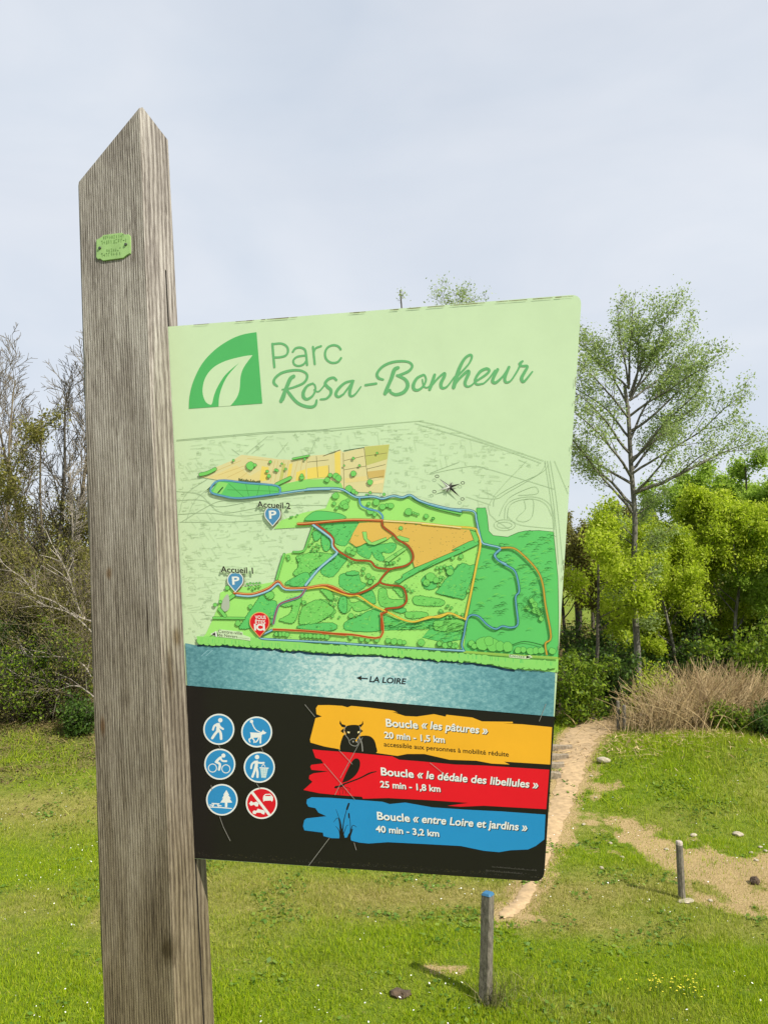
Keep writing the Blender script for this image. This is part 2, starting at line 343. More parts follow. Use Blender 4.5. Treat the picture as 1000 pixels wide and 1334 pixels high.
class Print:
    """printed shapes lying on the panel: each one a hair (10 microns) above the one before"""
    STEP = 3e-6
    def __init__(s, base=.0003): s.v = []; s.f = []; s.mi = []; s.m = []; s.z = base; s.k = 0; s.c = 0
    def cycle(s, k):
        "marks that hardly overlap share k levels until cycle(0)"
        if s.k: s.z += s.k * Print.STEP
        s.k = k; s.c = 0
    def lev(s):
        if s.k: s.c += 1; return s.z + (s.c % s.k) * Print.STEP
        s.z += Print.STEP; return s.z
    def mat(s, n):
        if n not in s.m: s.m.append(n)
        return s.m.index(n)
    def poly(s, pts, m, out=None, ow=.8):
        if out: s.stroke(list(pts) + [pts[0], pts[1]], ow * 2, out)
        k = len(s.v); z = s.lev()
        s.v += [tuple(B(x, y, z) + SH) for x, y in pts]; s.f.append(tuple(range(k, k + len(pts)))); s.mi.append(s.mat(m))
    def tris(s, pts, fs, m):
        k = len(s.v); z = s.lev()
        s.v += [tuple(B(x, y, z) + SH) for x, y in pts]
        for f in fs: s.f.append(tuple(k + i for i in f)); s.mi.append(s.mat(m))
    def stroke(s, pts, wd, m, smooth=0, cap=True):
        if smooth: pts, wd = spline(pts, wd, smooth)
        P = np.array(pts, float); n = len(P)
        W = np.full(n, float(wd)) if np.isscalar(wd) else np.array(wd, float)
        if n < 2: return
        T = np.zeros_like(P); T[1:-1] = P[2:] - P[:-2]; T[0] = P[1] - P[0]; T[-1] = P[-1] - P[-2]
        L = np.linalg.norm(T, axis=1); L[L == 0] = 1; T /= L[:, None]; Nn = np.stack([-T[:, 1], T[:, 0]], 1)
        z0 = s.lev(); k = len(s.v); mi = s.mat(m)
        for i in range(n):
            z = z0 + 2.4e-6 * i / n
            s.v.append(tuple(B(*(P[i] + Nn[i] * W[i] / 2), z) + SH)); s.v.append(tuple(B(*(P[i] - Nn[i] * W[i] / 2), z) + SH))
        for i in range(n - 1):
            a = k + 2 * i; s.f.append((a, a + 1, a + 3, a + 2)); s.mi.append(mi)
        if cap:
            for e, sg in ((0, -1), (n - 1, 1)):
                if W[e] < .9: continue
                kk = len(s.v); z = z0 + 2.4e-6 * e / n
                for j in range(7):
                    an = math.pi * j / 6 - math.pi / 2
                    q = P[e] + (T[e] * sg * math.cos(an) + Nn[e] * math.sin(an)) * W[e] / 2
                    s.v.append(tuple(B(*q, z) + SH))
                s.f.append(tuple(range(kk, kk + 7))); s.mi.append(mi)
    def disc(s, x, y, r, m, n=20, ry=None, lean=0):
        ry = ry or r
        s.poly([(x + r * math.cos(2 * math.pi * i / n), y + ry * math.sin(2 * math.pi * i / n)) for i in range(n)], m)
    def build(s, name, parent):
        me = bpy.data.meshes.new(name); me.from_pydata(s.v, [], s.f)
        o = link(name, me, parent, [PM[x] for x in s.m]); me.polygons.foreach_set("material_index", s.mi)
        # all faces look out of the panel
        bm = bmesh.new(); bm.from_mesh(me)
        for f in bm.faces:
            f.normal_update()
            if f.normal.y > 0: f.normal_flip()
        bm.to_mesh(me); bm.free()
        return o
def spline(pts, wd, k):
    P = [np.array(p, float) for p in pts]; n = len(P); W = [wd] * n if np.isscalar(wd) else list(wd); o = []; ow = []
    for i in range(n - 1):
        p0 = P[max(0, i - 1)]; p1 = P[i]; p2 = P[i + 1]; p3 = P[min(n - 1, i + 2)]
        for j in range(k):
            t = j / k
            o.append(tuple(.5 * (2 * p1 + (p2 - p0) * t + (2 * p0 - 5 * p1 + 4 * p2 - p3) * t * t + (3 * p1 - p0 - 3 * p2 + p3) * t ** 3)))
            ow.append(W[i] + (W[i + 1] - W[i]) * t)
    o.append(tuple(P[-1])); ow.append(W[-1]); return o, ow
def Q(ox, oy, s, txt):
    """points noted on an enlargement: origin, scale, 'x,y x,y ...'"""
    return [(ox + float(a) / s, oy + float(b) / s) for a, b in (p.split(',') for p in txt.split())]
def closed(pts, k=4): return spline(list(pts) + [pts[0]], 1, k)[0][:-1]

# text as geometry in the program's own sans face
def glyphs(body, bold=0.0, shear=0.0, space=1.0):
    cu = bpy.data.curves.new("t", 'FONT'); cu.body = body; cu.offset = bold; cu.shear = shear; cu.space_character = space; cu.resolution_u = 4
    o = bpy.data.objects.new("t", cu); COL.objects.link(o)
    dg = bpy.context.evaluated_depsgraph_get(); me = bpy.data.meshes.new_from_object(o.evaluated_get(dg))
    V = [(v.co.x, v.co.y) for v in me.vertices]; F = [tuple(p.vertices) for p in me.polygons]
    bpy.data.objects.remove(o); bpy.data.curves.remove(cu); bpy.data.meshes.remove(me)
    return V, F
def text(pr, body, a, b, cap, m, bold=0.0, shear=0.0, shadow=None, lean=.07, space=1.0, halo=None):
    V, F = glyphs(body, bold, shear, space)
    x0 = min(v[0] for v in V); x1 = max(v[0] for v in V)
    a = np.array(a, float); b = np.array(b, float); ex = (b - a) / (x1 - x0); ey = np.array([-lean, -1.0]) * cap / .727
    pts = [tuple(a + ex * (v[0] - x0) + ey * v[1]) for v in V]
    if halo:
        for dx, dy in ((-1, 0), (1, 0), (0, -1), (0, 1)): pr.tris([(x + dx * halo[0], y + dy * halo[0]) for x, y in pts], F, halo[1])
    if shadow:
        for kk in (1, .5): pr.tris([(x + shadow[0] * kk, y + shadow[1] * kk) for x, y in pts], F, "ink")
    pr.tris(pts, F, m)

# ---- panel body
def rounded(c, r0=15, r1=14):
    (tl, tr, br, bl) = [np.array(q, float) for q in c]
    def arc(p, q, s, r):
        a = q + (p - q) / np.linalg.norm(p - q) * r; b = q + (s - q) / np.linalg.norm(s - q) * r
        return [tuple((1 - t) ** 2 * a + 2 * t * (1 - t) * q + t * t * b) for t in np.linspace(0, 1, 8)]
    return [tuple(tl)] + arc(tl, tr, br, r0) + arc(tr, br, bl, r1) + [tuple(bl)]
EDGE = rounded(((219.5, 424), (757.5, 383), (708, 1149), (253.5, 1118)))
def build_panel():
    tuck = [(-.03, 0)]; fr = [B(x, y) for x, y in EDGE]
    fr[0] = fr[0] + np.array([-.024, 0, 0]); fr[-1] = fr[-1] + np.array([-.030, 0, 0])        # pushed into the slot
    n = len(fr); th = .0028
    V = [tuple(p + SH) for p in fr] + [tuple(p - PN * th + SH) for p in fr]
    F = [tuple(range(n)), tuple(reversed(range(n, 2 * n)))] + [(i, (i + 1) % n, n + (i + 1) % n, n + i) for i in range(n)]
    me = bpy.data.meshes.new("panel"); me.from_pydata(V, [], F)
    o = link("panel", me, sign, (PM["bg"], PM["rim"]))
    me.materials.append(PM['black']); me.polygons.foreach_set("material_index", [0, 1] + [1] * (n - 3) + [2, 2, 1])
    bm = bmesh.new(); bm.from_mesh(me); bmesh.ops.recalc_face_normals(bm, faces=bm.faces); bm.to_mesh(me); bm.free()
    return o
panel = build_panel()
pts_l = lambda y: (219.5 + (y - 424) * (34 / 694.0), y)       # left edge where it leaves the post
pts_r = lambda y: (757.5 + (y - 383) * (-49.5 / 766.0), y)

# ---- black foot of the panel
foot = Print()
foot.poly([(242.4, 892.9), (722.2, 933.6)] + [(x + .1, y + .3) for x, y in EDGE[9:-1]] + [(253.2, 1118.4)], "black")
_r = random.Random(8)
foot.cycle(6)
for i in range(420):                                           # flecks of grit along the lower edge
    t = _r.random(); x = 256 + t * 445; y = 1116 + t * 29 - abs(_r.gauss(0, 2.6)) - 1.5
    foot.poly([(x, y), (x + _r.uniform(.3, 1.1), y + .2), (x + .3, y + _r.uniform(.3, .9))], _r.choice(["stain", "cap", "cap"]))
foot.build("foot_band", panel)

# ---- logo
lg = Print(); Zl = (210, 370, 3.571)
lg.poly(spline(Q(*Zl, "128,580 132,520 150,450 190,370 250,305 320,258 380,234 443,223"), 1, 4)[0] + Q(*Zl, "470,555"), "logo")
lg.poly(spline(Q(*Zl, "425,330 380,336 300,357 240,390 203,440 192,500 205,545 225,560 236,556 245,520 262,478 300,420 362,366"), 1, 4)[0]
        + spline(Q(*Zl, "362,366 310,425 282,480 269,530 267,570"), 1, 4)[0][1:] + spline(Q(*Zl, "322,566 350,530 364,490 369,430 385,385 425,330"), 1, 4)[0][:-1], "bg")
lg.build("logo", panel)

# ---- park name
nm = Print(); r1 = (340, 430, 5.0); r2 = (510, 430, 5.0)
def pen(z, w, t, tp=None):
    p = Q(*z, t); k = len(p)
    wd = w / 5.0 if np.isscalar(w) else [x / 5.0 for x in w]
    nm.stroke(p, wd, "script", 6)
pen(r1, 15, "74,88 80,165 87,240"); pen(r1, 14, "76,90 130,86 165,103 176,133 162,163 125,175 86,177")
pen(r1, 14, "207,140 224,118 255,112 283,124 293,155 300,226"); pen(r1, 13, "293,164 240,171 212,193 216,221 243,232 276,222 297,194")
pen(r1, 14, "338,108 344,165 350,220"); pen(r1, 13, "342,148 355,118 391,103")
pen(r1, 14, "519,124 500,103 466,97 432,114 417,148 425,188 458,211 498,207 521,181")
pen(r1, [12, 18, 17, 17, 17, 15, 14, 16, 16, 14, 12, 9], "106,364 84,344 90,314 130,280 190,263 250,261 292,279 300,308 277,343 222,368 180,380 138,386")
pen(r1, [24, 26, 24, 20, 22, 24], "212,300 190,318 166,372 150,408 138,440 130,462"); pen(r1, [10, 12, 10], "158,380 156,420 145,455")
pen(r1, [16, 20, 20, 20, 20, 18, 13], "160,378 190,420 232,468 280,493 328,500 354,486 362,456")
pen(r1, [12, 16, 22, 22, 18, 14, 12, 11, 10], "338,346 302,362 277,400 277,435 300,449 335,428 354,388 350,358 334,346")
pen(r1, [9, 10, 10, 12], "345,388 372,400 402,372 436,322")
pen(r1, [15, 16, 18, 18, 20, 20, 18, 14, 12], "490,324 472,309 440,318 418,344 432,368 454,388 452,418 425,445 388,450")
pen(r1, [14, 16, 20, 20, 16, 12], "592,330 548,342 505,380 487,416 505,434 540,414"); pen(r1, [12, 14, 18, 20, 16, 12, 9], "540,412 590,345 600,326 578,398 584,428 612,418 650,368")
pen(r1, 15, "680,357 715,352 750,347")
pen(r1, [13, 18, 18, 17, 17, 15, 14, 16, 18, 16], "795,321 764,310 756,280 792,236 850,209 920,201 968,210 984,236 958,268 890,296")
pen(r1, [22, 26, 24, 22, 24, 24], "892,244 868,258 850,310 832,352 818,385 808,412"); pen(r1, [16, 20, 24, 24, 20, 16, 14, 10], "886,294 938,320 955,360 930,402 880,419 845,405 838,388 815,412")
pen(r2, [14, 18, 22, 20, 16, 14, 12, 12, 10], "207,290 166,312 142,355 148,385 176,388 208,362 224,322 214,292 198,296")
pen(r2, [8, 10, 10, 8], "200,320 210,365 235,372 258,350"); pen(r2, [18, 22, 22, 18], "280,290 268,330 256,362 248,386")
pen(r2, [12, 13, 16, 20, 22, 18, 12, 10], "256,368 300,314 342,280 344,298 322,345 328,375 362,366 408,304")
pen(r2, [24, 26, 22, 18, 16, 14, 12, 14], "404,372 420,312 446,236 478,182 512,160 522,176 500,222 432,296")
pen(r2, [12, 16, 20, 22, 20, 14, 11, 10], "410,360 440,316 492,268 502,280 478,340 490,366 520,358 556,322")
pen(r2, [12, 16, 16, 18, 20, 16, 14, 11], "552,330 610,292 636,264 618,250 576,270 544,322 556,352 600,346")
pen(r2, [11, 11, 12], "600,346 636,312 672,262"); pen(r2, [20, 20, 20, 18, 13, 13], "690,256 664,306 658,334 680,340 724,300 764,240")
pen(r2, [18, 20, 16, 11, 12, 14], "764,240 738,306 744,338 776,328 820,262 846,206"); pen(r2, [14, 13, 14, 16, 20, 22, 16, 11], "852,202 832,216 846,232 884,234 866,272 846,312 862,334 916,270")
nm.build("park_name", panel)
# ---- the printed map
def lobed(p, sp=3.0, amp=1.0):
    "scalloped outline, as hand-drawn tree crowns have"
    P = p + [p[0]]; L = [0]
    for a, b in zip(P[:-1], P[1:]): L.append(L[-1] + math.hypot(b[0] - a[0], b[1] - a[1]))
    ar = sum(a[0] * b[1] - b[0] * a[1] for a, b in zip(P[:-1], P[1:])); sg = 1 if ar > 0 else -1
    n = max(5, int(L[-1] / sp)); xs = np.interp(np.linspace(0, L[-1], n + 1), L, [q[0] for q in P]); ys = np.interp(np.linspace(0, L[-1], n + 1), L, [q[1] for q in P]); o = []
    for i in range(n):
        dx, dy = xs[i + 1] - xs[i], ys[i + 1] - ys[i]; l = math.hypot(dx, dy) or 1; nx, ny = dy / l * sg, -dx / l * sg; k = amp * mr_.uniform(.5, 1.5)
        o += [(xs[i], ys[i]), (xs[i] + dx * .22 + nx * k * .75, ys[i] + dy * .22 + ny * k * .75), (xs[i] + dx * .5 + nx * k, ys[i] + dy * .5 + ny * k), (xs[i] + dx * .78 + nx * k * .75, ys[i] + dy * .78 + ny * k * .75)]
    return o
def wood(p, c):
    mpz.cycle(0); q = lobed(p); mpz.poly(q, c, "line", .6)
    xs = [a[0] for a in p]; ys = [a[1] for a in p]; A = (max(xs) - min(xs)) * (max(ys) - min(ys)); mpz.cycle(8)
    for i in range(int(A / 26)):
        x, y = mr_.uniform(min(xs), max(xs)), mr_.uniform(min(ys), max(ys))
        if inside((x, y), p) and inside((x + 2, y + 1), p) and inside((x - 2, y - 1), p):
            r = mr_.uniform(1, 2.3); a0 = mr_.uniform(-.6, .9); k = mr_.random()
            if k < .55: mpz.stroke([(x + r * math.cos(a0 + t), y + r * math.sin(a0 + t)) for t in (0, .6, 1.2, 1.8, 2.4)], .42, "line", cap=False)
            else: mpz.disc(x, y, r * .8, "wood2" if c == "wood" else "lime2", 7, r * .55)
    mpz.cycle(0)
mpz = Print()
z3 = (230, 540, 5.0); z4 = (400, 560, 5.0); z5 = (560, 600, 5.5556); z6 = (250, 680, 5.0); z7 = (400, 670, 5.0); z8 = (550, 680, 5.5556); y1 = (250, 780, 5.0); y2 = (420, 800, 3.2258)
mr_ = random.Random(21)
def inside(p, poly):
    c = False; j = len(poly) - 1
    for i in range(len(poly)):
        if (poly[i][1] > p[1]) != (poly[j][1] > p[1]) and p[0] < (poly[j][0] - poly[i][0]) * (p[1] - poly[i][1]) / (poly[j][1] - poly[i][1]) + poly[i][0]: c = not c
        j = i
    return c
# the town round the park: a faint line drawing of streets and house plots
TOWN = [(229, 575), (300, 567), (400, 560), (540, 549), (600, 564), (708, 599), (704, 622), (640, 660), (560, 655), (440, 634), (432, 640), (415, 660), (370, 715), (362, 755), (285, 768), (275, 800), (262, 828), (241, 832)]
for ln in ("0,165 300,138 600,112 850,103 1000,92", "0,172 300,146 600,121 1000,101", "410,262 360,225", "455,255 595,140", "490,255 570,190", "650,275 725,180", "865,265 900,180",
           "0,500 150,520 260,600 500,560", "0,560 180,560 300,640 560,600", "10,650 200,640 420,660 580,640", "20,700 300,700 560,690", "200,420 60,520 20,640", "240,460 120,560 60,700", "30,700 180,610 300,560 480,570",
           "720,520 1000,500", "740,590 980,590"):
    mpz.stroke(Q(*z3, ln), .55, "faint", 4)
for ln in ("0,95 290,40 420,60 720,150 900,205", "700,0 420,330 580,500", "0,90 210,10 ", "340,265 480,275 560,230 700,150 840,60 850,0", "460,330 480,260 640,165 780,100 830,40 835,0", "260,260 440,320", "380,215 480,265",
           "540,420 550,330 610,280 720,260 810,275 870,320 895,390 900,500", "560,420 570,340 620,295 720,275 800,290 850,330 880,400", "560,400 600,440 680,470 890,490", "850,0 900,350 930,750", "870,0 920,320 960,750", "900,0 1000,240", "830,0 880,330 910,700",
           "500,400 540,310 600,250 740,190 780,205 770,240 640,250", "680,280 690,350 640,400 630,430 690,440 740,400 748,285 690,280"):
    mpz.stroke(Q(*z5, ln), .5, "faint", 4)
for e in ((540, 465, 78, 40), (540, 465, 55, 22)):
    mpz.stroke(Q(*z5, " ".join(f"{e[0]+e[2]*math.cos(a*.42)},{e[1]+e[3]*math.sin(a*.42)}" for a in range(16))), .5, "faint")
mpz.cycle(20)
for i in range(2300):
    x = mr_.uniform(228, 712); y = mr_.uniform(549, 832)
    if not inside((x, y), TOWN): continue
    if 262 < x < 505 and 585 < y < 645 and inside((x, y), Q(*z3, "150,390 420,255 1000,250 1400,90 1400,420 1000,510 420,560 200,510")): continue
    if 560 < x < 612 and 612 < y < 655: continue
    if x > 640 and y > 606: continue
    a = .12 * (x - 480) / 250 + mr_.choice([0, 0, 0, .25, 1.35]) * (1 if x > 420 else .8) + mr_.gauss(0, .03)
    l = mr_.uniform(2.0, 6.5); h = mr_.uniform(1.2, 3.4); c, s = math.cos(a), math.sin(a)
    q = [(x, y), (x + l * c, y + l * s), (x + l * c - h * s, y + l * s + h * c), (x - h * s, y + h * c)]
    k = mr_.random()
    if k < .3: mpz.stroke(q + [q[0]], .32, mr_.choice(["faint", "fainter", "fainter"]), cap=False)
    elif k < .8: mpz.stroke([q[0], (x + 2.6 * l * c, y + 2.6 * l * s)], .27, mr_.choice(["faint", "fainter"]), cap=False)
    else: mpz.stroke(q[1:], .4, "faint", cap=False)
mpz.cycle(0)
for ln in (((430, 558), (552, 547.5)), ((545, 548), (580, 556), (640, 577), (708, 600)), ((540, 551), (640, 580), (705, 603)), ((430, 561), (500, 554))): mpz.stroke(ln, .6, 'faint', 3)
# allotments and fields along the top
mpz.poly(Q(*z3, "150,385 240,350 370,295 422,262 520,272 620,285 655,290 760,296 865,268 1000,258 1040,248") + Q(*z4, "180,140 215,130 235,145 370,115 375,108 535,93 512,270 490,410 330,405 245,385 180,345 0,395") + Q(*z3, "820,440 655,462 275,428 160,408"), "beige")
mpz.poly(Q(*z3, "390,330 480,400 600,330 600,400 560,440 300,424 205,412"), "sand")
mpz.poly(Q(*z3, "555,335 600,345 590,430 540,432"), "yellow")
for a, b in (("640,300 610,440", 0), ("660,300 640,440", 0), ("700,300 670,430", 0), ("730,300 700,430", 0), ("755,300 735,415", 0), ("790,300 760,410", 0), ("820,290 800,400", 0), ("850,285 835,400", 0), ("250,370 420,300", 0), ("270,395 480,320", 0), ("330,410 500,330", 0), ("400,425 520,330", 0), ("460,285 600,300", 0)):
    mpz.stroke(Q(*z3, a), .5, "tan", cap=False)
mpz.poly(Q(*z3, "735,320 755,320 740,410 718,410"), "yellow"); mpz.poly(Q(*z3, "690,320 712,320 690,425 668,430"), "khaki")
mpz.poly(Q(*z4, "0,250 135,230 142,310 0,322"), "yellow"); mpz.poly(Q(*z4, "-70,275 -10,255 -10,322 -75,332"), "yellow"); mpz.poly(Q(*z4, "178,150 215,138 218,290 182,300"), "yellow")
mpz.poly(Q(*z4, "375,110 535,95 520,190 383,232"), "khaki"); mpz.poly(Q(*z4, "390,272 507,258 500,312 398,312"), "tan"); mpz.poly(Q(*z4, "400,345 500,320 495,345 400,362"), "cream"); mpz.poly(Q(*z4, "245,315 385,300 398,330 250,345"), "sand")
for a in ("235,150 240,380", "370,115 395,320", "240,200 370,170", "380,170 520,150", "240,260 385,235", "388,255 510,225", "395,320 500,300", "140,230 142,310", "60,170 70,310", "0,210 140,195"):
    mpz.stroke(Q(*z4, a), .55, "stain", cap=False)
mpz.stroke(Q(*z4, "105,170 180,142 215,130"), .9, "stain"); mpz.stroke(Q(*z4, "240,135 370,115"), .9, "dark")
# the park itself
PARK = [(257, 838), (268, 826), (277, 807), (284, 790), (287, 772), (300, 766), (325, 764), (362, 757), (363, 748), (370, 722), (383, 719), (395, 716), (407, 686), (357, 689), (366, 678), (395, 668), (424, 662), (430, 648), (436, 641), (447, 640), (470, 648), (500, 650), (533, 646), (560, 659), (600, 666), (617, 667), (621, 662),
        (632, 662), (634, 672), (636, 692), (642, 698), (661, 700), (675, 694), (684, 692), (702, 691.5), (720, 693), (723, 722), (726, 752), (727, 800), (727, 857), (726.5, 876), (668, 874), (621, 865), (575, 862), (513, 856), (430, 853), (362, 845), (300, 843)]
mpz.poly(PARK, "lime")
mpz.poly(Q(*z3, "655,462 820,425 1000,402") + Q(*z4, "0,325 110,318 220,345 238,390 180,378 0,392") + Q(*z3, "880,485 675,515"), "lime2")
# east wood
mpz.poly([(621, 662), (632, 662), (634, 672), (636, 692), (642, 698), (661, 700), (675, 694), (684, 692), (702, 691.5), (720, 693), (723, 722), (726, 752), (727, 800), (726.5, 858), (690, 856), (604, 848), (610, 800), (620, 745), (626, 707), (622, 690)], "wood", "line", .7)
mpz.poly(Q(*z8, "0,712 150,672 200,690 305,708 285,850 160,872 0,835") + Q(*z7, "800,745 500,755 500,660 600,690 700,702"), "wood", "line", .7)
WD = ("A 70,62 330,52 262,178 252,200 190,188 165,130", "B 320,220 370,186 430,206 560,190 575,215 540,250 480,245 500,300 450,290 420,240 400,285 330,250", "C 0,265 60,275 180,262 150,300 60,350 0,440",
      "D 130,320 190,266 255,282 220,340 160,405 90,375", "E 215,400 260,385 330,390 345,440 380,460 330,500 290,506 215,462", "F 470,490 510,488 520,540 560,560 630,560 600,602 480,592",
      "G 350,530 420,500 440,582", "H 205,570 260,546 290,582 360,570 420,602 320,630 292,595 260,640 220,632", "I 0,600 80,560 130,570 160,612 180,640 80,692 0,682", "J 250,705 440,620 480,640 480,752 260,750",
      "L 745,430 800,386 840,430 830,480 770,482", "M 840,510 900,480 930,420 1000,330 1000,532", "O 690,550 720,535 880,562 870,592 710,586", "P 640,640 760,640 780,662 660,676", "S 560,480 610,475 620,540 580,500", "K 900,350 940,340 950,390 920,400",
      "Q 40,120 80,105 90,140 60,170 45,160", "R 95,140 120,130 150,200 120,240 100,200", "T 560,625 640,615 620,640", "U 830,700 1000,690 1000,750 840,750", "V 255,380 320,372 330,390 260,392", "W 110,490 150,500 175,545 150,560")
for wln in WD:
    k, *rest = wln.split(' '); p = Q(*z7, " ".join(rest)); p = closed(p, 6)
    wood(p, "wood2" if k in "HIPOFSUW" else "wood")
for wln in ("100,512 170,420 290,300 340,320 385,312 320,500 300,556 130,518",):
    wood(Q(*z8, wln), "wood")
for wln in ("310,690 430,510 460,480 490,520 540,515 545,560 530,600 520,660 440,640 370,690", "720,560 820,512 915,562 900,600 800,660 740,662 700,655", "680,230 730,215 800,202 930,222 900,250 800,300 740,342 660,340 700,290", "610,400 740,330 765,390 700,420",
            "570,640 640,600 660,540 610,550 580,530 700,490 700,540 660,650", "480,470 520,455 530,490 500,500", "840,440 880,430 920,490 900,505", "965,500 1000,490 1000,590 960,560", "690,680 900,660 940,690 880,705 700,690"):
    p = closed(Q(*z6, wln), 5); wood(p, mr_.choice(["wood", "wood2"]))
# orange meadow
mpz.poly(Q(*z7, "338,57 490,46 500,85 560,135 525,162 480,175 410,192 380,186 345,205 320,212 275,180 300,120"), "orange")
mpz.poly(Q(*z7, "498,48 760,62") + Q(*z8, "340,56 362,100 380,140 300,180 120,262 0,312") + Q(*z7, "700,345 686,300 685,250 650,200 560,130 500,85"), "orange")
for i in range(90):
    x, y = mr_.uniform(500, 620), mr_.uniform(682, 738)
    if inside((x, y), Q(*z7, "510,60 1000,92 1050,150 1000,220 710,340 690,250 570,130")): mpz.stroke([(x, y), (x + .8, y + mr_.uniform(-.3, .6))], .6, "stain", cap=False)
mpz.poly(Q(*z7, "360,115 385,115 390,160 420,185 515,150 518,165 440,200 400,195 370,160"), "lime2", "line", .5); mpz.poly(Q(*z7, "580,150 600,140 665,160 660,178 610,170"), "lime2", "line", .5)
mpz.poly(Q(*z7, "500,300 630,218 648,225 530,310"), "lime2", "line", .5)
# hedge crossing from the middle to the creek
mpz.poly(Q(*z7, "572,440 620,415 622,395 700,352 1000,225") + Q(*z8, "215,205 335,145 395,125 405,160 270,225 100,300 0,350") + Q(*z7, "880,285 640,420 600,450"), "wood", "line", .7)
mpz.poly(Q(*z8, "345,60 390,75 410,130 380,150 362,100"), "wood2", "line", .5)
# hedges
for zz, ln, wd in ((z6, "600,210 575,290 552,372", 2.6), (z6, "788,30 760,110 728,188 660,195", 2), (y1, "140,125 340,128", 2.6), (z3, "155,390 200,380 250,355", 4), (z3, "650,455 740,412", 4), (z3, "758,288 860,268", 2), (z4, "690,440 800,495 1000,545", 3), (z3, "740,668 755,665", 1.2), (z6, "180,570 215,612", 4), (z6, "240,500 270,480", 4)):
    p = Q(*zz, ln); mpz.stroke(p, wd + 1, "line", 3); mpz.stroke(p, wd, "wood2", 3)
mpz.poly(closed(Q(*z4, "0,565 60,530 180,540 240,560 230,580 0,590"), 4), "wood", "line", .6)
mpz.poly(closed(Q(*y1, "190,60 200,10 235,-30 245,55 215,85"), 3), "grey")
mpz.cycle(40)
def tree(x, y, r, c="wood2"):
    p = [(x + r * (1 + mr_.uniform(-.16, .16)) * math.cos(i * .7), y + r * (1 + mr_.uniform(-.16, .16)) * math.sin(i * .7)) for i in range(9)]
    mpz.poly(p, c, "line", .45)
for zz, ls in ((z4, "185,430,22 175,480,12 192,510,10 225,490,16 245,480,24 265,460,12 250,500,18 450,470,22 490,500,20 520,490,12 545,495,18 400,482,11 410,530,22 440,550,14 660,535,22 690,540,7 705,545,7 720,550,7 775,562,14 820,577,9 270,385,24 300,400,14 320,410,10 500,420,9 410,408,8 385,425,7 300,285,18 410,340,18 150,295,14 185,300,20 205,315,20 130,325,16 300,185,8 340,232,7 455,150,6 240,232,5 610,640,13 640,605,6 710,610,6 780,618,6 940,630,7"),
               (z3, "480,335,26 510,330,10 370,298,7 610,308,9 590,370,9 645,360,9 655,365,8 685,320,6 600,400,12 710,355,7 815,410,14 815,395,10 785,655,5 835,290,7"),
               (z7, "365,355,11 365,385,9 400,400,16 430,415,11 410,440,18 285,660,16 320,660,7 350,650,6 210,670,6 165,665,8 195,550,8 455,330,6 640,470,10 660,490,9 685,500,9 870,430,9 865,460,9 880,410,7 845,350,10 870,370,8 870,630,11 890,650,9 910,600,7 940,610,8 520,320,11 545,318,10 565,315,8 275,325,9 300,312,6 270,235,20 300,250,16 310,230,14 575,262,8 600,290,6"),
               (z8, "135,330,12 160,320,10 180,335,12 130,400,9 150,405,8 125,430,8 185,610,9 210,620,8 245,660,9 180,690,9 210,690,10 60,400,36 30,440,24 100,420,22 200,360,24 220,260,12 280,250,16 330,500,12 140,650,9 290,670,9"),
               (z6, "625,225,10 630,240,9 695,250,9 770,150,8 790,165,7 800,190,8 820,180,7 830,160,7 815,150,7 840,210,8 775,190,6 790,130,6 360,405,6 380,400,6 400,402,6 420,400,6 440,398,6 375,425,7 400,435,8 420,425,6 440,422,6 380,552,14 230,430,14 730,525,14 300,660,18 520,620,10 905,530,10 930,540,8 150,540,12 185,520,10"),
               (y1, "550,230,16 575,232,16 600,230,16 620,235,14 720,240,15 745,242,14 770,242,15 800,245,14 825,245,15 850,246,14 880,248,16"),
               (y2, "120,98,10 165,104,12 190,108,10 228,108,11 275,112,11 300,115,13 325,118,12 342,120,9 415,120,14 490,125,12 510,130,10 530,132,12 550,134,11 562,135,8")):
    for e in ls.split():
        a, b, c = map(float, e.split(',')); p = Q(*zz, f"{a},{b}")[0]; tree(p[0], p[1], c / zz[2])
for e in "355,880,22 375,900,20 440,880,50 510,890,46 560,900,36 620,905,36 480,860,34 690,930,24 730,925,22 780,935,28 820,930,24 860,930,24 940,935,24 130,880,22 165,895,22 200,885,20 235,893,20 820,640,26 850,660,20 810,600,20 860,700,18 790,570,18 760,620,16".split():
    a, b, c = map(float, e.split(',')); p = Q(*z8, f"{a},{b}")[0]; tree(p[0], p[1], c / z8[2], "wood2")
mpz.cycle(0); mpz.cycle(12)
mpz.stroke(Q(*z8, "650,890 740,865 860,890 890,900"), 1.1, "line", 4)
for i in range(230):                                         # tufts of shading in the woods
    zz, bx = mr_.choice([(z8, (350, 960, 180, 820)), (z8, (360, 700, 160, 700)), (z7, (500, 800, 690, 750)), (z8, (20, 300, 720, 850)), (z8, (700, 960, 60, 500))])
    x = mr_.uniform(bx[0], bx[1]); y = mr_.uniform(bx[2], bx[3]); p = Q(*zz, f"{x},{y} {x+22},{y-7} {x+42},{y+mr_.uniform(-4,6)}")
    if p[2][0] < 724: mpz.stroke(p, [.9, .7, .2], mr_.choice(["line", "wood2"]), 3, cap=False)
for i in range(60):
    x = mr_.uniform(720, 880); y = mr_.uniform(510, 690); p = Q(*z8, f"{x},{y}")[0]; mpz.stroke([(p[0] + 1.6 * math.cos(a), p[1] + 1.3 * math.sin(a)) for a in (0, 1, 2, 3, 4, 5)], .4, "line", cap=False)
